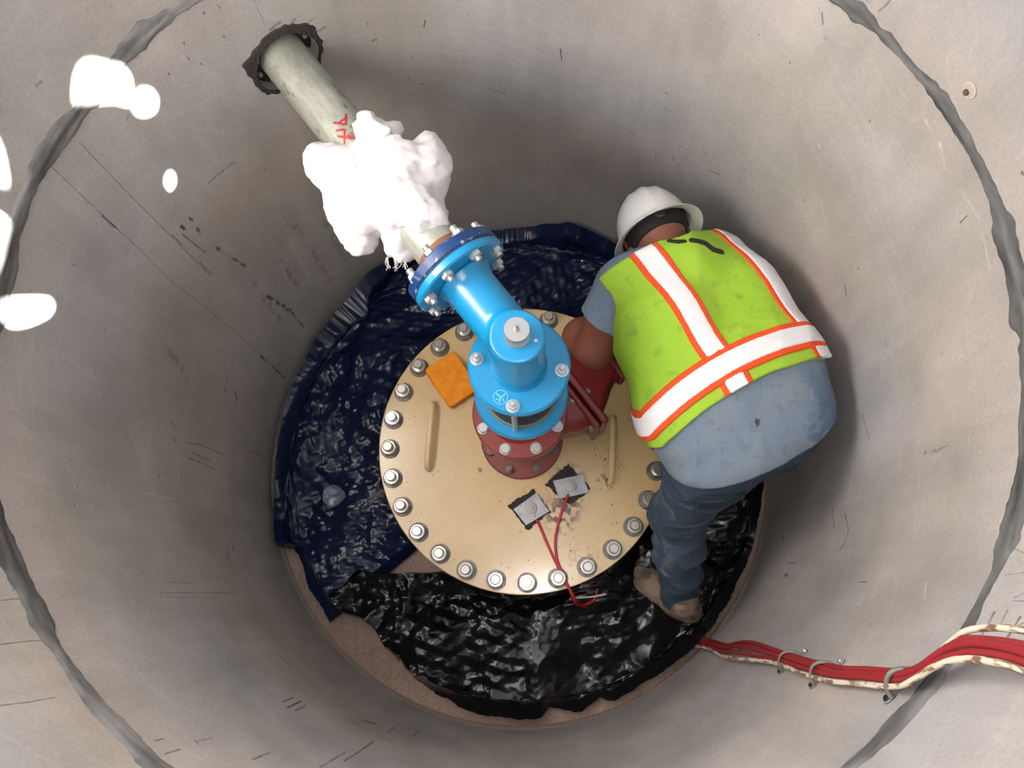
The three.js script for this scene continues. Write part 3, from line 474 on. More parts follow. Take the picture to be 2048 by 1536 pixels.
// rubber link seal and black mastic round the pipe where it enters the wall
{
  const g = thing('pipe_wall_seal', 'black rubber seal ring with smeared mastic round the pipe at the wall', 'seal'), blk = mat('#1d1a19', 0.75), c = HOLE.clone().addScaledVector(PIPE_DIR, 0.020);
  part('link_seal', orient(disc(0.0826, 0, 0.045, 0.003, 56, 0.0573), c, PIPE_DIR), blk, g);
  const side = V(-PIPE_DIR.z, 0, PIPE_DIR.x).normalize();
  for (let i = 0; i < 10; i++) { const a = i / 10 * TAU + 0.2, p = c.clone().addScaledVector(side, Math.cos(a) * 0.070); p.y += Math.sin(a) * 0.070; part('seal_bolt', orient(hexNut(0.0058, 0.007), p, PIPE_DIR.clone().negate(), i), zinc, g); }
  const n = 220, m = 10, P = [], I = [], ha = Math.atan2(HOLE.z, HOLE.x);
  for (let i = 0; i <= n; i++) { const a = i / n * TAU, ca = Math.cos(a), sa = Math.sin(a), spread = 0.004 + 0.036 * Math.pow(fbm(ca * 2 + 3, sa * 2, 1, 4), 1.8) + 0.010 * Math.pow(noise(ca * 7, sa * 7, 6), 2) + 0.012 * Math.max(0, sa);
    for (let j = 0; j <= m; j++) { const t = j / m, ro = 0.0825 + spread * t, th = ha + ca * ro / R, y = HOLE.y + sa * ro, b = j === m ? -0.001 : 0.001 + 0.005 * Math.sqrt(1 - t) * (0.4 + noise(ca * 20, sa * 20, t * 6)); P.push(Math.cos(th) * (R - b), y, Math.sin(th) * (R - b)); } }
  for (let i = 0; i < n; i++) for (let j = 0; j < m; j++) { const a = i * (m + 1) + j, b = a + m + 1; I.push(a, b, b + 1, a, b + 1, a + 1); }
  const q = new THREE.BufferGeometry(); q.setAttribute('position', new THREE.Float32BufferAttribute(P, 3)); q.setIndex(I); q.computeVertexNormals(); part('mastic', q, mat('#2a2624', 0.8, 0, { side: THREE.DoubleSide }), g);
}
// ---------------------------------------------------------------- white bag tied over a pipe coupling
{
  const B = [];
  const add = (x, y, z, r, x1 = x, y1 = y, z1 = z, r1 = r) => B.push([x, y, z, r, x1, y1, z1, r1]);
  const p0 = onPipe(0.37), p1 = onPipe(0.53); add(p0.x, p0.y, p0.z, 0.068, p1.x, p1.y, p1.z, 0.076);
  for (const b of BAG) add(...b);
  const f = field(B, 0.02);
  const rf = rng(31), FF = []; for (let i = 0; i < 17; i++) { const v = V(rf() - 0.5, rf() - 0.5, rf() - 0.5).normalize(), q = 4.5 * Math.pow(1.19, i); FF.push([v.x, v.y, v.z, q, 0.105 / q, rf(), rf() * 9]); }
  const fold = (x, y, z) => { const w = 0.03 * noise(x * 9, y * 9, z * 9); let h = 0.004; for (const [a, b, c, q, am, ph, sw] of FF) { let t = (a * x + b * y + c * z + w) * q + ph; t -= Math.floor(t); h += am * (Math.abs(2 * t - 1) - 0.5) * sstep(0.3, 0.6, noise(x * 6 + sw, y * 6, z * 6)); } return h + 0.021 - 0.0022 * ridge(x * 44, y * 44, z * 44); };
  const geo = nets((x, y, z) => { const d = f(x, y, z); return d > 0.06 || d < -0.06 ? d : d + 0.021 - fold(x, y, z); }, [-0.56, 1.16, -0.66], [-0.08, 1.50, -0.16], 0.0048);
  const g = thing('wrapped_cloth_bag', 'crumpled white woven bag wrapped around the galvanised pipe', 'bag');
  part('bag', geo, mat('#d2cecf', 0.8), g);
  const r = rng(9), fr = []; for (let i = 0; i < 18; i++) { const t = r(), x = mix(-0.285, -0.235, t), z = mix(-0.256, -0.262, t), y = 1.280 + r() * 0.02; fr.push(tube([[x, y, z], [x + 0.01 * (r() - 0.5), y - 0.010, z + 0.008 + 0.006 * r()], [x + 0.02 * (r() - 0.5), y - 0.02, z + 0.012 + 0.012 * r()]], 0.0007, 6, 4)); }
  const fb = part('frayed_threads', merge(fr), mat('#e8e2de', 0.9), g); fb.userData.kind = 'stuff';
}
// ---------------------------------------------------------------- orange sponge on the cover
{
  const g = thing('sponge', 'rectangular orange sponge lying on the tan cover beside the blue valve', 'sponge', [-0.2245, CT + 0.001, -0.2425]);
  const hx = 0.062, hz = 0.082, hy = 0.020, an = 0.60, c = Math.cos(an), s = Math.sin(an);
  const geo = nets((x, y, z) => { const u = x * c + z * s * -1, w = x * s + z * c, qx = Math.abs(u) - hx + 0.014, qz = Math.abs(w) - hz + 0.014, q2 = Math.hypot(Math.max(qx, 0), Math.max(qz, 0)) + Math.min(Math.max(qx, qz), 0) - 0.014; const qy = Math.abs(y - 0.0205) - hy + 0.006, q3 = q2 + 0.006; return Math.hypot(Math.max(q3, 0), Math.max(qy, 0)) + Math.min(Math.max(q3, qy), 0) - 0.006 + 0.003 * (noise(x * 30, y * 30, z * 30) - 0.5) + 0.003 * Math.exp(-((u + 0.01) ** 2 + (w - 0.01) ** 2) / 0.0002); }, [-0.125, -0.01, -0.125], [0.125, 0.055, 0.125], 0.0035);
  const st = dataTex(256, 256, (u, v) => { const b = fbm(u * 10, v * 10, 1, 4) - 0.5, f = noise(u * 120, v * 120, 3) - 0.5; return [0.90 + b * 0.12 + f * 0.05, 0.55 + b * 0.14 + f * 0.05, 0.13 + b * 0.1]; });
  part('foam_block', uvBox(geo, 4), mat('#ffffff', 0.95, 0, { map: st, bumpMap: st, bumpScale: 0.002 }), g);
}
// ---------------------------------------------------------------- two sensor plates with red leads
{
  const rubber = mat('#2b2523', 0.85), plate = dataTex(256, 256, (u, v) => { const b = fbm(u * 5, v * 5, 2, 4) - 0.5, s = ridge(u * 3, v * 30, 7); const t = 0.70 + b * 0.16 - (s > 0.95 ? 0.25 : 0) * sstep(0.55, 0.6, noise(u * 6, v * 6, 5)); return [t, t, t * 1.02]; });
  const pm = mat('#ffffff', 0.5, 0, { map: plate });
  const slab = (q, y, h, seed, rag) => { const sh = new THREE.Shape(), pts = []; for (let e = 0; e < 4; e++) { const [a, b] = q[e], [c, d] = q[(e + 1) % 4]; for (let k = 0; k < 12; k++) { const t = k / 12; pts.push([mix(a, c, t) + rag * (noise(e * 7 + k, seed, 1) - 0.5), mix(b, d, t) + rag * (noise(e * 7 + k, seed, 9) - 0.5)]); } } pts.forEach(([x, z], i) => i ? sh.lineTo(x, -z) : sh.moveTo(x, -z)); sh.closePath(); return uvXZ(new THREE.ExtrudeGeometry(sh, { depth: h, bevelEnabled: false }).rotateX(-PI / 2).translate(0, y, 0), 9); };
  const mk = (label, pad, pl, dome, wire, seed, tilt) => {
    const g = thing('sensor_plate', label, 'sensor', [0, 0, 0], 'sensors stuck on the cover');
    part('mastic_pad', slab(pad, CT + 0.0005, 0.007, seed, 0.008), rubber, g);
    part('plate', slab(pl, CT + 0.0075, 0.004, seed + 3, 0.0006), pm, g);
    const y = CT + 0.0113; part('dome', T(merge([new THREE.SphereGeometry(0.021, 28, 12, 0, TAU, 0, PI / 2).scale(1, 0.6, 1), T(new THREE.SphereGeometry(0.009, 16, 8, 0, TAU, 0, PI / 2).scale(1, 0.5, 1), 0, 0.0108, 0), T(new THREE.SphereGeometry(0.011, 16, 8, 0, TAU, 0, PI / 2).scale(1, 0.4, 1), 0.006, 0, 0.020)]), dome[0], y, dome[1]), mat('#b9b9b7', 0.5), g);
    part('lead_wire', capped(wire, 0.0046, 120, 8), mat('#b3202c', 0.45), g);
  };
  const e = CT + 0.006;
  mk('grey plate sensor on a square black pad with straight red lead', [[-0.029, 0.184], [0.055, 0.130], [0.113, 0.203], [0.036, 0.265]], [[-0.011, 0.198], [0.065, 0.143], [0.107, 0.204], [0.031, 0.250]], [0.047, 0.194],
    [[0.068, e + 0.008, 0.236], [0.078, e + 0.001, 0.256], [0.106, e, 0.322], [0.130, e + 0.002, 0.372], [0.157, e + 0.004, 0.425], [0.182, e - 0.004, 0.470], [0.197, 0.215, 0.497], [0.212, 0.13, 0.505], [0.245, 0.075, 0.507], [0.29, 0.07, 0.492], [0.325, 0.07, 0.478]], 1);
  mk('grey plate sensor turned off its black pad with curved red lead', [[0.092, 0.113], [0.171, 0.044], [0.247, 0.130], [0.176, 0.183]], [[0.120, 0.103], [0.219, 0.081], [0.239, 0.141], [0.141, 0.163]], [0.178, 0.120],
    [[0.170, e + 0.010, 0.152], [0.161, e + 0.001, 0.172], [0.140, e, 0.233], [0.127, e, 0.298], [0.133, e, 0.362], [0.151, e + 0.012, 0.409], [0.172, e + 0.010, 0.455], [0.190, 0.232, 0.492], [0.208, 0.15, 0.503], [0.235, 0.11, 0.50], [0.262, 0.10, 0.485], [0.273, 0.10, 0.45], [0.27, 0.10, 0.42]], 5);
}
// ---------------------------------------------------------------- black plastic sheeting
function worley(x, y) { const X = Math.floor(x), Y = Math.floor(y); let m = 9; for (let j = -1; j <= 1; j++) for (let i = -1; i <= 1; i++) { const h = PERM[(PERM[(X + i) & 255] + Y + j) & 255], dx = X + i + RND[h] - x, dy = Y + j + RND[(h * 7 + 31) & 255] - y, d = dx * dx + dy * dy; if (d < m) m = d; } return Math.sqrt(m); }
const FOLDS = (() => { const r = rng(77), l = []; for (let i = 0; i < 18; i++) { const a = r() * PI, f = 2.0 * Math.pow(1.2, i); l.push([Math.cos(a), Math.sin(a), f, 0.062 / f, r(), 1 + r() * 7]); } return l; })();
function sheet(name, label, color, a0, a1, rin, outer, lift, seed, amp = 1) {   // angles in degrees; distances measured along the floor, then up the wall
  const mid = 0.68, na = Math.round((a1 - a0) * PI / 180 * mid / 0.0042), ns = 140, P = [], U = [], I = [], c = 0.09, RW = R - 0.012;
  for (let i = 0; i <= na; i++) {
    const deg = mix(a0, a1, i / na), a = deg * PI / 180, ca = Math.cos(a), sa = Math.sin(a), so = outer(deg), si = rin(deg);
    for (let j = 0; j <= ns; j++) {
      let s = mix(si, so, j / ns); const bend = RW - c, arc = c * PI / 2; let r, y, nr, ny;
      if (s < bend) { r = s; y = 0; nr = 0; ny = 1; } else if (s < bend + arc) { const t = (s - bend) / c; r = bend + Math.sin(t) * c; y = c - Math.cos(t) * c; nr = -Math.sin(t); ny = Math.cos(t); } else { r = RW; y = c + s - bend - arc; nr = -1; ny = 0; }
      const X = ca * s * 1.0 + seed, Z = sa * s, w1 = noise(X * 4, Z * 4, seed) - 0.5, w2 = noise(X * 4 + 7, Z * 4, seed) - 0.5, wx = X * 0.8 + Z * 0.6 + w1 * 0.05, wz = Z * 0.8 - X * 0.6 + w2 * 0.05;
      let h = 0; for (const [dx, dz, f, am, ph, sw] of FOLDS) { const gate = noise(X * 1.9 + Z * 1.3 + sw, Z * 1.9 - X * 1.3, sw), q = (X + w1 * 0.05) * dx + (Z + w2 * 0.05) * dz; let t = q * f + ph + seed * sw; t -= Math.floor(t); h += am * Math.abs(2 * t - 1) * sstep(0.35, 0.65, gate); }
      h += 0.012 * worley(wx * 6 + 5, wz * 5.4 + seed) + 0.0055 * worley(wx * 17, wz * 15 + seed) + 0.0026 * worley(wx * 40, wz * 37 - seed);
      const edge = Math.min(1, (ns - j) / 7, (j + 2) / 5, (i + 1) / 10, (na - i + 1) / 10); h = h * amp * (0.25 + 0.75 * edge) + lift * (0.15 + 0.85 * edge) + 0.002;
      r += nr * h; y += ny * h; P.push(ca * r, y, sa * r); U.push(X, Z);
    }
  }
  for (let i = 0; i < na; i++) for (let j = 0; j < ns; j++) { const q = i * (ns + 1) + j, b = q + ns + 1; I.push(q, q + 1, b + 1, q, b + 1, b); }
  const geo = new THREE.BufferGeometry(); geo.setAttribute('position', new THREE.Float32BufferAttribute(P, 3)); geo.setAttribute('uv', new THREE.Float32BufferAttribute(U, 2)); geo.setIndex(I); geo.computeVertexNormals();
  const o = part(numbered(name), geo, mat(color, 0.2, 0, { side: THREE.DoubleSide, specularIntensity: 0.6 }), scene); o.userData = { label, category: 'plastic sheet' }; return o;
}
const curve = (pts) => (d) => { let i = 0; while (i < pts.length - 2 && d > pts[i + 1][0]) i++; const [a, p] = pts[i], [b, q] = pts[i + 1]; return mix(p, q, clamp((d - a) / (b - a), 0, 1)); };
const rag = (f, s, k) => (d) => f(d) + k * (noise(d * 0.35, s, 1) - 0.5) + k * 0.5 * (noise(d * 1.4, s, 5) - 0.5);
const WALL = R - 0.012 - 0.09 + 0.09 * PI / 2 - 0.09;                // length along the sheet at which the wall height is zero
const navy = sheet('plastic_sheet', 'navy black plastic sheet crumpled on the floor behind and beside the cover', '#0c1730', 139, 300, () => 0.41, rag(curve([[139, 0.885], [147.5, 0.885], [157, 0.865], [158.5, 0.875], [159.6, WALL + 0.145], [171, WALL + 0.07], [182, WALL + 0.065], [195, WALL + 0.09], [215, WALL + 0.115], [232, WALL + 0.165], [251, WALL + 0.15], [264, WALL + 0.11], [275, WALL + 0.145], [282, WALL + 0.21], [292.6, WALL + 0.155], [300, WALL + 0.13]]), 3, 0.012), 0, 2.3);
sheet('plastic_sheet', 'black plastic sheet on the floor under the worker along the wall', '#07090d', -62, 44, () => 0.41, rag(curve([[-62, WALL + 0.13], [-20, WALL + 0.06], [5, 0.915], [19, 0.895], [29, 0.895], [44, 0.91]]), 8, 0.012), 0.004, 9.1, 0.8);
sheet('plastic_sheet', 'glossy black plastic sheet bunched on the floor in front of the cover', '#08090b', 26, 147, curve([[26, 0.44], [60, 0.43], [100, 0.43], [124, 0.47], [133, 0.54], [147, 0.70]]), rag(curve([[26, 0.80], [36, 0.87], [42, 0.905], [47, 0.905], [61, 0.89], [68, 0.90], [71, 0.862], [76, 0.90], [82.5, 0.855], [84.5, 0.9], [91.5, 0.905], [98, 0.90], [108, 0.861], [120, 0.816], [130, 0.78], [134, 0.775], [142, 0.85], [147, 0.76]]), 5, 0.014), 0.022, 5.7, 1.1);
{ // round translucent patch stuck on the navy sheet: follows its creases
  const p = navy.geometry.attributes.position, I = navy.geometry.index.array, P = [], put = (k) => P.push(p.getX(k), p.getY(k) + 0.0022, p.getZ(k));
  for (let t = 0; t < I.length; t += 3) { const x = (p.getX(I[t]) + p.getX(I[t + 1]) + p.getX(I[t + 2])) / 3 + 0.668, z = (p.getZ(I[t]) + p.getZ(I[t + 1]) + p.getZ(I[t + 2])) / 3 - 0.128, a = Math.atan2(z, x); if (Math.hypot(x, z) < 0.040 * (0.85 + 0.3 * noise(Math.cos(a) * 1.5 + 3, Math.sin(a) * 1.5, 2))) { put(I[t]); put(I[t + 1]); put(I[t + 2]); } }
  let g = new THREE.BufferGeometry(); g.setAttribute('position', new THREE.Float32BufferAttribute(P, 3)); g = mergeVertices(g, 1e-5); g.computeVertexNormals(); part('round_patch', g, mat('#5b6474', 0.22, 0, { side: THREE.DoubleSide }), navy).userData.label = 'small round greyish patch';
}
// ---------------------------------------------------------------- cables clipped up the wall
{
  const specs = [['red', -0.0100, 0.000, 0.0058, 'red cable nearest the corner of the clipped bundle'], ['red', 0.0015, 0.004, 0.0060, 'red cable in the middle of the clipped bundle'], ['red', 0.0118, 0.001, 0.0050, 'red cable beside the white cables of the clipped bundle'], ['white', 0.0212, -0.001, 0.0052, 'dirty white cable along the edge of the clipped bundle'], ['white', -0.002, -0.010, 0.0050, 'dirty white cable behind the red ones in the bundle']];
  const redM = mat('#8c2027', 0.5), wt = dataTex(1024, 32, (u, v) => { const n = fbm(u * 110, Math.sin(v * TAU) + 2, Math.cos(v * TAU), 4), e = sstep(0.44, 0.64, n) * 0.9; return [mix(0.82, 0.42, e), mix(0.78, 0.30, e), mix(0.70, 0.22, e)]; }), whM = mat('#ffffff', 0.55, 0, { map: wt });
  const labels = ['red cable clipped to the wall, outermost on the side of the worker', 'red cable clipped to the wall between two other red cables', 'red cable clipped to the wall right beside the white cable', 'dirty white cable clipped to the wall below the red cables', 'dirty white cable arching over the red cables at the joint'];
  const path = [[0.015, 44.6, 0.03], [0.10, 44.1, 0.022], [0.22, 44.1, 0.02], [0.376, 44.3, 0.02], [0.52, 43.8, 0.026], [0.661, 43.6, 0.028], [0.82, 43.5, 0.022], [0.975, 43.4, 0.018], [1.1, 43.8, 0.018], [1.239, 44.0, 0.018], [1.35, 43.9, 0.02], [1.424, 43.5, 0.020], [1.571, 42.9, 0.020], [1.626, 42.7, 0.026], [1.671, 42.0, 0.034], [1.729, 40.7, 0.046], [1.783, 40.0, 0.054], [1.840, 39.7, 0.058], [1.950, 40.0, 0.058], [2.050, 41.1, 0.050], [2.3, 42, 0.03], [2.56, 42.5, 0.025]];
  specs.forEach(([c, du, dr, rad], n) => {
    const P = path.map(([y, deg, off], i) => { const wob = 0.006 * (noise(i * 0.7, n * 5, 2) - 0.5), bul = sstep(1.62, 1.80, y) * (1 - sstep(2.1, 2.3, y)), sp = 1 + bul * 0.2 + 0.9 * sstep(0.3, 0.5, y) * (1 - sstep(0.7, 0.9, y)); const t = (n === 4 ? mix(du, -0.022, bul) : du) * sp + wob; return wallPoint(deg + t / R * 180 / PI, y, R - Math.max(rad + 0.001, off + (n === 4 ? mix(-0.006, 0.006, bul) : dr))); });
    const o = part(numbered('cable'), tube(P, rad, 260, 10), c === 'red' ? redM : whM, scene); o.userData = { label: labels[n], category: 'cable', group: 'cables clipped up the wall' };
  });
  for (const [y, deg, lab, big] of [[0.975, 43.4, 'small grey cable strap lowest on the wall', 0.8], [1.225, 44.0, 'small grey cable strap in the middle of the wall run', 0.9], [1.578, 42.9, 'large grey cable strap with a black screw just below the joint', 1.15]]) {
    const g = thing('cable_strap', lab, 'strap', [0, 0, 0], 'straps holding the cables'), w = 0.027, P = [];
    for (let k = 0; k <= 12; k++) { const t = k / 12, u = mix(-w, w, t) + 0.004, h = 0.003 + 0.030 * Math.pow(Math.sin(clamp(t, 0, 1) * PI), 0.55); P.push(wallPoint(deg + u / R * 180 / PI, y - (t - 0.5) * 0.03, R - h)); }
    part('band', tube(P, 0.0042 * big, 40, 8), mat('#77766f', 0.55, 0.3), g);
    for (const s of [-1, 1]) { const p = V(...wallPoint(deg + s * (w + 0.008) / R * 180 / PI, y - s * 0.024, R - 0.001)), inw = V(-p.x, 0, -p.z).normalize(); part('ear', orient(disc(0.0085 * big, 0, 0.003, 0.0006, 16), p, inw), mat('#8a8d90', 0.5, 0.4), g); part('screw', orient(lathe([[0, 0], [0.006 * big, 0], [0.0055 * big, 0.004], [0.003, 0.0062], [0, 0.0062]], 16), p.addScaledVector(inw, 0.003), inw), s > 0 ? mat('#1f2226', 0.5, 0.3) : zinc, g); }
  }
}

// ---------------------------------------------------------------- small things on the sheeting
{
  const o = part(numbered('plastic_rod'), capped([[0.188, 0.125, 0.480], [0.25, 0.115, 0.476], [0.325, 0.09, 0.462]], 0.0035, 20, 8), mat('#cfcac2', 0.5), scene); o.userData = { label: 'thin white rod lying on the plastic below the cover edge', category: 'rod' };
}
// ---------------------------------------------------------------- worker bending over the valve
{
  const g = thing('person', 'worker in white hard hat and lime safety vest bending over the red valve', 'person', [0.55, 0, 0.2]);
  const O = [0.55, 0, 0.2], put = (name, geo, m, parent = g) => { if (parent === g) geo.translate(-O[0], -O[1], -O[2]); return part(name, geo, m, parent); };
  const vx = 0.888, vz = -0.46, ux = -0.46, uz = -0.888;              // across the back (towards the right arm), along the back (towards the head)
  const off = (p, k, dy = 0) => [p[0] + vx * k, p[1] + dy, p[2] + vz * k];
  const UC = [0.470, 0.862, -0.385], CH = [0.515, 0.872, -0.27], WA = [0.590, 0.875, -0.06], PE = [0.632, 0.835, 0.045];
  const torso = [];
  for (const s of [-1, 1]) { const dr = s > 0 ? 1 : 0; torso.push(bone(off(UC, s * 0.085, -0.085 * dr), 0.095, off(CH, s * 0.098, -0.065 * dr), 0.122), bone(off(CH, s * 0.098, -0.065 * dr), 0.122, off(WA, s * 0.108, -0.035 * dr), 0.130), bone(off(WA, s * 0.108, -0.035 * dr), 0.130, off(PE, s * 0.098), 0.134)); }
  torso.push(bone(off(WA, 0), 0.133, off(PE, 0, 0.01), 0.140), bone(off(CH, 0, -0.06), 0.12, off(WA, 0, -0.08), 0.135));
  const SL = [0.318, 0.850, -0.372], SR = [0.598, 0.735, -0.468], EL = [0.236, 0.690, -0.225], ER = [0.64, 0.50, -0.47], WL = [0.245, 0.475, -0.360], WR = [0.47, 0.42, -0.41];
  const yoke = [bone(UC, 0.085, SL, 0.066), bone(UC, 0.085, SR, 0.066)];
  const torsoF = field([...torso, ...yoke], 0.06);
  const wr = (x, y, z) => { const s = x * ux + z * uz, t = x * vx + z * vz; return 0.006 * (fbm(x * 8, y * 8, z * 8, 3) - 0.5) + 0.004 * Math.pow(ridge(s * 16 + t * 5, t * 7, y * 8), 3) * 0.8; };
  const body0 = (x, y, z) => { const d = torsoF(x, y, z); return d > 0.08 || d < -0.08 ? d : d - wr(x, y, z); };
  const LO = [0.14, 0.62, -0.62], HI = [0.92, 1.08, 0.30];
  // vest coordinates
  const sV = (x, z) => (x - 0.53) * ux + z * uz, tV = (x, z) => x * vx + z * vz, bend = (t) => 0.45 * (t - 0.56) ** 2;
  const hemV = (x, y, z) => sV(x, z) + bend(tV(x, z)) - 0.35 * Math.max(0, 0.93 - y);
  // --- skin
  const hb = V(0.402, 0.872, -0.508), crown = V(-0.33, -0.20, -0.92).normalize(), lat = V(vx, 0.0, vz).normalize(), face = V().crossVectors(crown, lat).normalize(); if (face.y > 0) face.negate();
  lat.crossVectors(face, crown).normalize();
  const hp = (c, l, f) => [hb.x + crown.x * c + lat.x * l + face.x * f, hb.y + crown.y * c + lat.y * l + face.y * f, hb.z + crown.z * c + lat.z * l + face.z * f];
  const FA = [0.208, 0.615, -0.285], NB = [0.452, 0.868, -0.425];
  const skin = [bone(NB, 0.062, hp(-0.03, 0, -0.015), 0.058), bone(hp(0.02, 0, -0.02), 0.088, hp(0.045, 0, 0.03), 0.082), bone(hp(-0.03, 0, 0.03), 0.066, hp(-0.075, 0, 0.06), 0.045),
    bone(UC, 0.08, SL, 0.052), bone(UC, 0.08, SR, 0.052), bone(SL, 0.066, [mix(SL[0], EL[0], 0.5), mix(SL[1], EL[1], 0.5), mix(SL[2], EL[2], 0.5)], 0.071), bone([mix(SL[0], EL[0], 0.5), mix(SL[1], EL[1], 0.5), mix(SL[2], EL[2], 0.5)], 0.071, EL, 0.054), bone(EL, 0.054, FA, 0.061), bone(FA, 0.061, WL, 0.033),
    bone(SR, 0.060, ER, 0.047), bone(ER, 0.047, WR, 0.03)];
  const skinF = field(skin, 0.022), nose = bone(hp(-0.005, 0, 0.100), 0.010, hp(-0.035, 0, 0.118), 0.014), ears = [-1, 1].map((s) => bone(hp(0.005, s * 0.083, 0.0), 0.014, hp(-0.03, s * 0.080, 0.0), 0.011)), lips = bone(hp(-0.068, -0.02, 0.094), 0.009, hp(-0.068, 0.02, 0.094), 0.009), eyes = [-1, 1].map((s) => hp(0.005, s * 0.032, 0.104));
  const headF = (x, y, z) => { let d = skinF(x, y, z); if (d > 0.06) return d; d = smin(d, cap(nose, x, y, z), 0.012); for (const e of ears) d = smin(d, cap(e, x, y, z), 0.006); d = smin(d, cap(lips, x, y, z), 0.008); for (const e of eyes) d = Math.max(d, 0.014 - Math.hypot(x - e[0], y - e[1], z - e[2])); return d; };
  const skinGeo = nets(headF, [0.10, 0.38, -0.72], [0.78, 1.0, -0.10], 0.006);
  const hand = (W, dir, pal, thumbSide) => {                          // wrist, pointing direction, palm normal; fingers curled round what they hold
    const d = V(...dir).normalize(), n = V(...pal), s = V().crossVectors(d, n).normalize(); n.crossVectors(s, d).normalize(); const at = (a, b, c) => [W[0] + d.x * a + s.x * b + n.x * c, W[1] + d.y * a + s.y * b + n.y * c, W[2] + d.z * a + s.z * b + n.z * c];
    const B = [bone(at(0, -0.012, 0), 0.024, at(0.085, -0.03, 0), 0.016), bone(at(0, 0.012, 0), 0.024, at(0.085, 0.03, 0), 0.016), bone(at(0.02, 0, 0), 0.022, at(0.085, 0, 0), 0.017)];
    [[-0.034, 0.034], [-0.012, 0.042], [0.011, 0.045], [0.033, 0.040]].forEach(([b, l], i) => { const k = at(0.088, b, 0), m = at(0.088 + l * 0.85, b * 1.08, 0.018), e = at(0.088 + l * 0.95, b * 1.05, 0.018 + l * 0.75), t = at(0.088 + l * 0.45, b, 0.022 + l); B.push(bone(k, 0.0098, m, 0.009), bone(m, 0.009, e, 0.0083), bone(e, 0.0083, t, 0.0072)); });
    const q = thumbSide; B.push(bone(at(0.025, 0.03 * q, 0.004), 0.015, at(0.06, 0.052 * q, 0.022), 0.011), bone(at(0.06, 0.052 * q, 0.022), 0.0105, at(0.085, 0.046 * q, 0.05), 0.0085));
    const c = at(0.07, 0, 0.02); return nets(field(B, 0.006), [c[0] - 0.12, c[1] - 0.12, c[2] - 0.12], [c[0] + 0.12, c[1] + 0.12, c[2] + 0.12], 0.0036);
  };
  put('body', merge([skinGeo, hand(WL, [0.25, -0.75, -0.25], [0.9, 0.1, 0.1], 1), hand(WR, [-0.8, -0.25, 0.35], [0, -1, 0.2], -1)]), mat('#7d4a38', 0.55, 0, { sheen: 0.1 })).userData.label = 'brown bare arms, neck and head';
  put('hair', nets((x, y, z) => Math.max(skinF(x, y, z) - 0.005, -((x - hb.x) * crown.x + (y - hb.y) * crown.y + (z - hb.z) * crown.z + 0.035), (x - hb.x) * face.x + (y - hb.y) * face.y + (z - hb.z) * face.z - 0.045), [0.22, 0.7, -0.72], [0.6, 1.02, -0.42], 0.0055), mat('#17110f', 0.8));
  // --- T-shirt
  const SLm = [mix(SL[0], EL[0], 0.52), mix(SL[1], EL[1], 0.52), mix(SL[2], EL[2], 0.52)], slv = [bone(SL, 0.078, SLm, 0.084), bone(SR, 0.07, [mix(SR[0], ER[0], 0.5), mix(SR[1], ER[1], 0.5), mix(SR[2], ER[2], 0.5)], 0.072)];
  const ad = V(EL[0] - SL[0], EL[1] - SL[1], EL[2] - SL[2]).normalize(), ard = V(ER[0] - SR[0], ER[1] - SR[1], ER[2] - SR[2]).normalize();
  const hemN = V(-0.30, 0.62, -0.60).normalize(), hemP = V(0.56, 0.845, 0.122);
  const shirtF = (x, y, z) => {
    let d = body0(x, y, z) - 0.010; if (d > 0.12) return d;
    let a = cap(slv[0], x, y, z) - 0.003 * ridge(x * 20, y * 20, z * 20); a = Math.max(a, (x - SLm[0]) * ad.x + (y - SLm[1]) * ad.y + (z - SLm[2]) * ad.z - 0.004 - 0.006 * noise(x * 20, y * 20, z * 20));
    let b = cap(slv[1], x, y, z); b = Math.max(b, (x - SR[0]) * ard.x + (y - SR[1]) * ard.y + (z - SR[2]) * ard.z - 0.14);
    d = smin(smin(d, a, 0.03), b, 0.03);
    const skirt = -((x - hemP.x) * hemN.x + (y - hemP.y) * hemN.y + (z - hemP.z) * hemN.z) + 0.012 * (noise(x * 9, y * 3, z * 9) - 0.5);
    const collar = Math.max((x - 0.448) * ux + (z + 0.445) * uz - 0.06, 0.058 - Math.hypot(x - 0.425, y - 0.90, z + 0.50));
    return Math.max(d, skirt, collar);
  };
  const cloth = dataTex(512, 512, (u, v) => { const b = fbm(u * 5, v * 5, 1, 4) - 0.5, s = fbm(u * 40, v * 40, 6, 2), e = sstep(0.62, 0.75, s) * 0.35, n = noise(u * 250, v * 250, 2) - 0.5; return [0.47 + b * 0.10 + n * 0.04 - e * 0.10, 0.525 + b * 0.07 + n * 0.04 - e * 0.08, 0.59 + b * 0.05 + n * 0.04 - e * 0.04]; });
  const shirtGeo = uvBox(nets(shirtF, LO, HI, 0.0055), 1.6);
  { const p = shirtGeo.attributes.position, C = new Float32Array(p.count * 3); for (let i = 0; i < p.count; i++) { const x = p.getX(i), y = p.getY(i), z = p.getZ(i), n = fbm(x * 22, y * 22, z * 22, 4); const dye = sstep(0.50, 0.62, n + 0.16 * (1 - Math.hypot(x - 0.81, (y - 0.93) * 0.7, z + 0.01) / 0.07)) * 0.75 * (Math.hypot(x - 0.81, z + 0.01) < 0.12 ? 1 : 0), dust = sstep(0.46, 0.66, fbm(x * 12, y * 12, z * 12 + 5, 4)) * 0.4, mk = Math.hypot((x - 0.612) * 1.3, (z - 0.061)) < 0.008 + 0.004 * n && y > 0.9 ? 0.75 : 0; C[i * 3] = mix(mix(1, 0.36, dye), 1.22, dust) * (1 - mk); C[i * 3 + 1] = mix(mix(1, 0.60, dye), 1.10, dust) * (1 - mk); C[i * 3 + 2] = mix(mix(1, 0.85, dye), 0.94, dust) * (1 - mk); } shirtGeo.setAttribute('color', new THREE.BufferAttribute(C, 3)); }
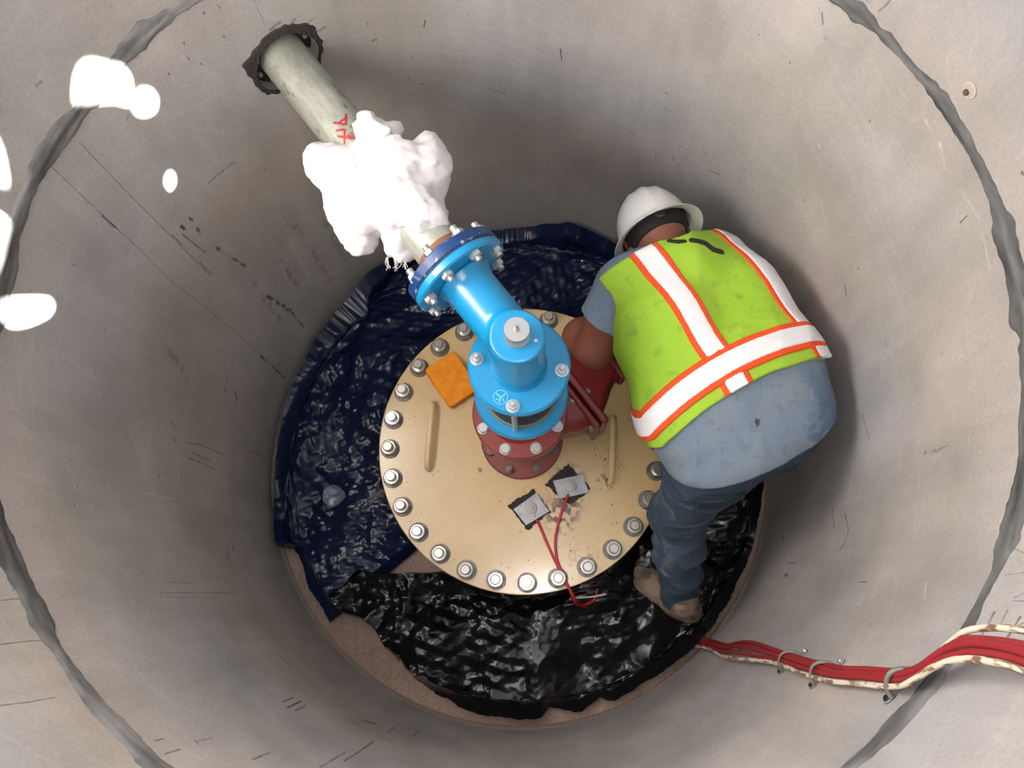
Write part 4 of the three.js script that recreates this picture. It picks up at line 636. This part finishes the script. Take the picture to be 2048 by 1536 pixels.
  const shirt = put('t_shirt', shirtGeo, mat('#ffffff', 0.95, 0, { map: cloth, vertexColors: true })); shirt.userData.label = 'grey blue T-shirt';
  // --- safety vest
  const vestF = (x, y, z) => { const d = torsoF(x, y, z); if (d > 0.08 || d < -0.08) return d - 0.02; return d - wr(x, y, z) - 0.020 - 0.004 * Math.pow(ridge(x * 11, y * 9, z * 11), 2); };
  const arm = (x, y, z) => Math.max(0.117 - Math.hypot(x - 0.243, y - 0.800, z + 0.288), 0.112 - Math.hypot(x - SR[0] - 0.03, y - SR[1] + 0.06, z - SR[2] - 0.05));
  const neck = (x, z) => Math.max((x - 0.449) * ux + (z + 0.438) * uz, 0.0);
  const neckCut = (x, y, z) => 0.060 - Math.hypot(x - 0.432, (y - 0.90) * 0.8, z + 0.485);
  const region = (x, y, z) => Math.max(-hemV(x, y, z) + 0.006 * (noise(x * 14, y * 8, z * 14) - 0.5), arm(x, y, z), neckCut(x, y, z), (x - 0.43) * ux + (z + 0.47) * uz);
  const lime = dataTex(512, 512, (u, v) => { const b = fbm(u * 4, v * 4, 3, 4) - 0.5, n = noise(u * 300, v * 300, 2) - 0.5, sm = sstep(0.60, 0.85, fbm(u * 16, v * 16, 11, 5)) * 0.10; return [0.63 + b * 0.06 + n * 0.04 - sm, 0.79 + b * 0.05 + n * 0.04 - sm, 0.22 + b * 0.05]; });
  const vest = put('safety_vest', uvBox(nets((x, y, z) => Math.max(vestF(x, y, z), region(x, y, z)), LO, HI, 0.005), 2), mat('#ffffff', 0.85, 0, { map: lime })); vest.userData.label = 'lime yellow safety vest';
  const shell = (lift, reg) => nets((x, y, z) => { const r = reg(x, y, z); if (r > 0.03) return r; const v = vestF(x, y, z); return Math.max(v - lift, -(v + 0.008), r, region(x, y, z)); }, LO, HI, 0.0042);
  const belt = (h) => (x, y, z) => Math.abs(hemV(x, y, z) - 0.070) - h;
  const strap = (c, h) => (x, y, z) => Math.max(Math.abs(tV(x, z) - c) - h, -(hemV(x, y, z)), y < 0.78 ? 0.1 : -1);
  const tapeM = mat('#f4f4f6', 0.5), orangeM = mat('#f0541e', 0.8);
  const sub = (name, geo, m) => { geo.translate(-O[0], -O[1], -O[2]); return part(name, geo, m, vest); };
  for (const c of [STRAP_L, STRAP_R]) { sub('orange_trim', shell(0.0035, strap(c, 0.042)), orangeM); sub('reflective_tape', shell(0.0058, strap(c, 0.0275)), tapeM); }
  sub('orange_trim', shell(0.0062, belt(0.041)), orangeM); sub('reflective_tape', shell(0.0086, belt(0.026)), tapeM);
  // black lettering strokes below the collar, too creased to read
  const inkM = mat('#22231f', 0.8), ink = (pts, w) => shell(0.004, (x, y, z) => { let d = 9; for (let i = 0; i < pts.length - 1; i++) { const [a, b] = pts[i], [c, e] = pts[i + 1], dx = c - a, dz = e - b, t = clamp(((x - a) * dx + (z - b) * dz) / (dx * dx + dz * dz), 0, 1); d = Math.min(d, Math.hypot(x - a - dx * t, z - b - dz * t)); } return Math.max(d - w, y < 0.85 ? 0.1 : -1); });
  for (const [p, w] of INK) sub('lettering', ink(p, w), inkM);
  // --- jeans
  const HL = off(PE, -0.095, -0.01), HR = off(PE, 0.095, -0.01), KL = [0.498, 0.455, 0.235], AL = [0.552, 0.125, 0.468], KR = [0.60, 0.46, -0.12], AR = [0.70, 0.13, 0.02];
  const leg = [bone(off(PE, -0.07, -0.02), 0.115, off(PE, 0.07, -0.02), 0.115), bone([0.535, 0.765, 0.118], 0.112, [0.68, 0.765, 0.045], 0.112), bone(HL, 0.118, KL, 0.074), bone(KL, 0.074, [mix(KL[0], AL[0], 0.35), mix(KL[1], AL[1], 0.35), mix(KL[2], AL[2], 0.35) + 0.01], 0.074), bone([mix(KL[0], AL[0], 0.35), mix(KL[1], AL[1], 0.35), mix(KL[2], AL[2], 0.35) + 0.01], 0.074, AL, 0.060), bone(HR, 0.118, KR, 0.074), bone(KR, 0.074, AR, 0.06)];
  const legF = field(leg, 0.03), sh = V(AL[0] - KL[0], AL[1] - KL[1], AL[2] - KL[2]).normalize();
  const jeansF = (x, y, z) => { const d = legF(x, y, z); if (d > 0.05 || d < -0.05) return d; const k = (x - KL[0]) * sh.x + (y - KL[1]) * sh.y + (z - KL[2]) * sh.z, f = 0.012 * Math.pow(ridge(k * 19 + noise(x * 9, y * 4, z * 9) * 2, x * 5, 2), 3) + 0.006 * ridge(x * 18, y * 10, z * 18) + 0.004 * fbm(x * 30, y * 30, z * 30, 2); return Math.max(d - f + 0.006, -(y - 0.088 - 0.012 * noise(x * 12, 0, z * 12))); };
  const denim = dataTex(512, 512, (u, v) => { const b = fbm(u * 4, v * 4, 5, 4) - 0.5, w = (noise(u * 300, v * 90, 1) - 0.5) * 0.06, dust = sstep(0.5, 0.75, fbm(u * 7, v * 7, 15, 3)) * 0.14; return [0.20 + b * 0.08 + w + dust, 0.265 + b * 0.08 + w + dust * 0.85, 0.335 + b * 0.08 + w + dust * 0.6]; });
  const jeans = put('jeans', uvBox(nets(jeansF, [0.36, 0.06, -0.27], [0.92, 1.0, 0.58], 0.006), 1.6), mat('#ffffff', 0.95, 0, { map: denim })); jeans.userData.label = 'dusty blue jeans';
  // hip pocket: a patch with a stitched rim
  { const pk = (lift, h) => nets((x, y, z) => { const a = (x - 0.555) * 0.94 + (z - 0.19) * -0.34, b = (y - 0.70) * 0.9 + (z - 0.19) * -0.43, r = Math.max(Math.abs(a) - h, Math.abs(b) - h * 0.95, Math.abs(a) * 0.5 - b - h * 1.05); if (r > 0.03 || z < 0.1) return 0.05; const d = jeansF(x, y, z); return Math.max(d - lift, -(d + 0.006), r); }, [0.42, 0.55, 0.08], [0.70, 0.86, 0.34], 0.004); const geo = biggest(pk(0.005, 0.068)).translate(-O[0], -O[1], -O[2]); part('hip_pocket', uvBox(geo, 1.6), mat('#b9bcc0', 0.95, 0, { map: denim }), jeans); }
  // --- boots
  const boot = (A, d, flip) => {
    const D = V(d[0], 0, d[1]).normalize(), S = V(-D.z, 0, D.x), q = (f, s, y) => [A[0] + D.x * f + S.x * s, y, A[2] + D.z * f + S.z * s];
    const B = [bone(q(0.005, 0, 0.155), 0.050, q(0.0, 0, 0.075), 0.050), bone(q(-0.04, 0, 0.062), 0.042, q(0.03, 0, 0.072), 0.046), bone(q(0.03, 0, 0.082), 0.046, q(0.12, 0.006, 0.062), 0.042), bone(q(0.10, 0.012, 0.056), 0.042, q(0.165, 0.006, 0.052), 0.040), bone(q(0.10, -0.012, 0.056), 0.040, q(0.165, -0.006, 0.052), 0.038)];
    const F = field(B, 0.03), base = 0.036, lo = [A[0] - 0.26, 0.0, A[2] - 0.26], hi = [A[0] + 0.26, 0.22, A[2] + 0.26];
    const up = nets((x, y, z) => Math.max(F(x, y, z) - 0.003 * (fbm(x * 25, y * 25, z * 25, 3) - 0.3), base - y), lo, hi, 0.0045);
    const leather = dataTex(256, 256, (u, v) => { const b = fbm(u * 6, v * 6, 3, 4) - 0.5, n = noise(u * 90, v * 90, 1) - 0.5, e = sstep(0.5, 0.7, fbm(u * 5, v * 5, 12, 3)) * 0.12; return [0.50 + b * 0.24 + n * 0.05 - e, 0.43 + b * 0.22 + n * 0.05 - e, 0.37 + b * 0.2 + n * 0.05 - e]; });
    const o = put('work_boot', uvBox(up, 4), mat('#ffffff', 0.85, 0, { map: leather })); o.userData.label = 'dusty brown leather work boot';
    const foot = field(B.slice(1), 0.03), so = nets((x, y, z) => Math.max(foot(x, 0.055, z) - 0.006, Math.abs(y - 0.0275) - 0.0115), lo, hi, 0.0045).translate(-O[0], -O[1], -O[2]); part('sole', so, mat('#8a7763', 0.9), o);
    const lc = []; for (let i = 0; i < 5; i++) { const f = 0.045 + i * 0.017, y = 0.131 - i * 0.0085; lc.push(tube([q(f, -0.026, y - 0.018), q(f + 0.004, 0, y), q(f + 0.008, 0.026, y - 0.018)], 0.0032, 12, 6)); } part('laces', merge(lc).translate(-O[0], -O[1], -O[2]), mat('#3a3029', 0.9), o);
  };
  boot([0.560, 0, 0.495], [-0.82, -0.57]); boot([0.70, 0, 0.03], [-0.80, -0.60]);
  // --- hard hat
  {
    const prof = [[0, 0.138]]; for (let i = 1; i <= 14; i++) { const a = i / 14 * PI / 2; prof.push([Math.pow(Math.sin(a), 0.92) * 0.118, Math.cos(a) * 0.132 + 0.006]); }
    prof.push([0.122, -0.002], [0.136, -0.010], [0.150, -0.016], [0.1515, -0.018], [0.150, -0.0195], [0.136, -0.0135], [0.120, -0.006], [0.114, 0.002]); for (let i = 13; i >= 0; i--) { const a = i / 14 * PI / 2; prof.push([Math.sin(a) * 0.1145, Math.cos(a) * 0.128 + 0.006]); }
    const geo = new THREE.LatheGeometry(prof.map(([x, y]) => new THREE.Vector2(Math.max(x, 0), y)), 96), p = geo.attributes.position;
    for (let i = 0; i < p.count; i++) { let x = p.getX(i), y = p.getY(i), z = p.getZ(i); const up = sstep(0.02, 0.09, y), rd = 0.004 * up * (Math.exp(-((x / 0.011) ** 2)) + 0.7 * Math.exp(-(((Math.abs(x) - 0.042) / 0.008) ** 2))); const l = Math.hypot(x, y, z) || 1; x += x / l * rd; y += y / l * rd; z += z / l * rd; if (y < 0.0) y -= 0.010 * Math.max(0, z / 0.15) ** 2; p.setXYZ(i, x * 0.875, y, z * 1.03); }
    geo.computeVertexNormals();
    const m4 = new THREE.Matrix4().makeBasis(lat.clone(), crown.clone(), V().crossVectors(lat, crown)); m4.setPosition(hb.x, hb.y, hb.z);
    const hat = put('hard_hat', geo.applyMatrix4(m4), mat('#cfcfcd', 0.38, 0, { side: THREE.DoubleSide, clearcoat: 0.25, clearcoatRoughness: 0.3 })); hat.userData.label = 'white full-brim hard hat';
    const band = lathe([[0.100, -0.018], [0.104, -0.018], [0.104, 0.020], [0.100, 0.020], [0.100, -0.018]], 64).scale(0.875, 1, 1.03).applyMatrix4(m4).translate(-O[0], -O[1], -O[2]); part('suspension_band', band, mat('#1c1d20', 0.7), hat);
    const knob = orient(lathe([[0, 0], [0.016, 0], [0.016, 0.012], [0.012, 0.015], [0, 0.015]], 20), V(...hp(-0.012, 0, -0.106)), face.clone().negate()).translate(-O[0], -O[1], -O[2]); part('ratchet_knob', knob, mat('#24262a', 0.6), hat);
  }
}
renderer.render(scene, camera);
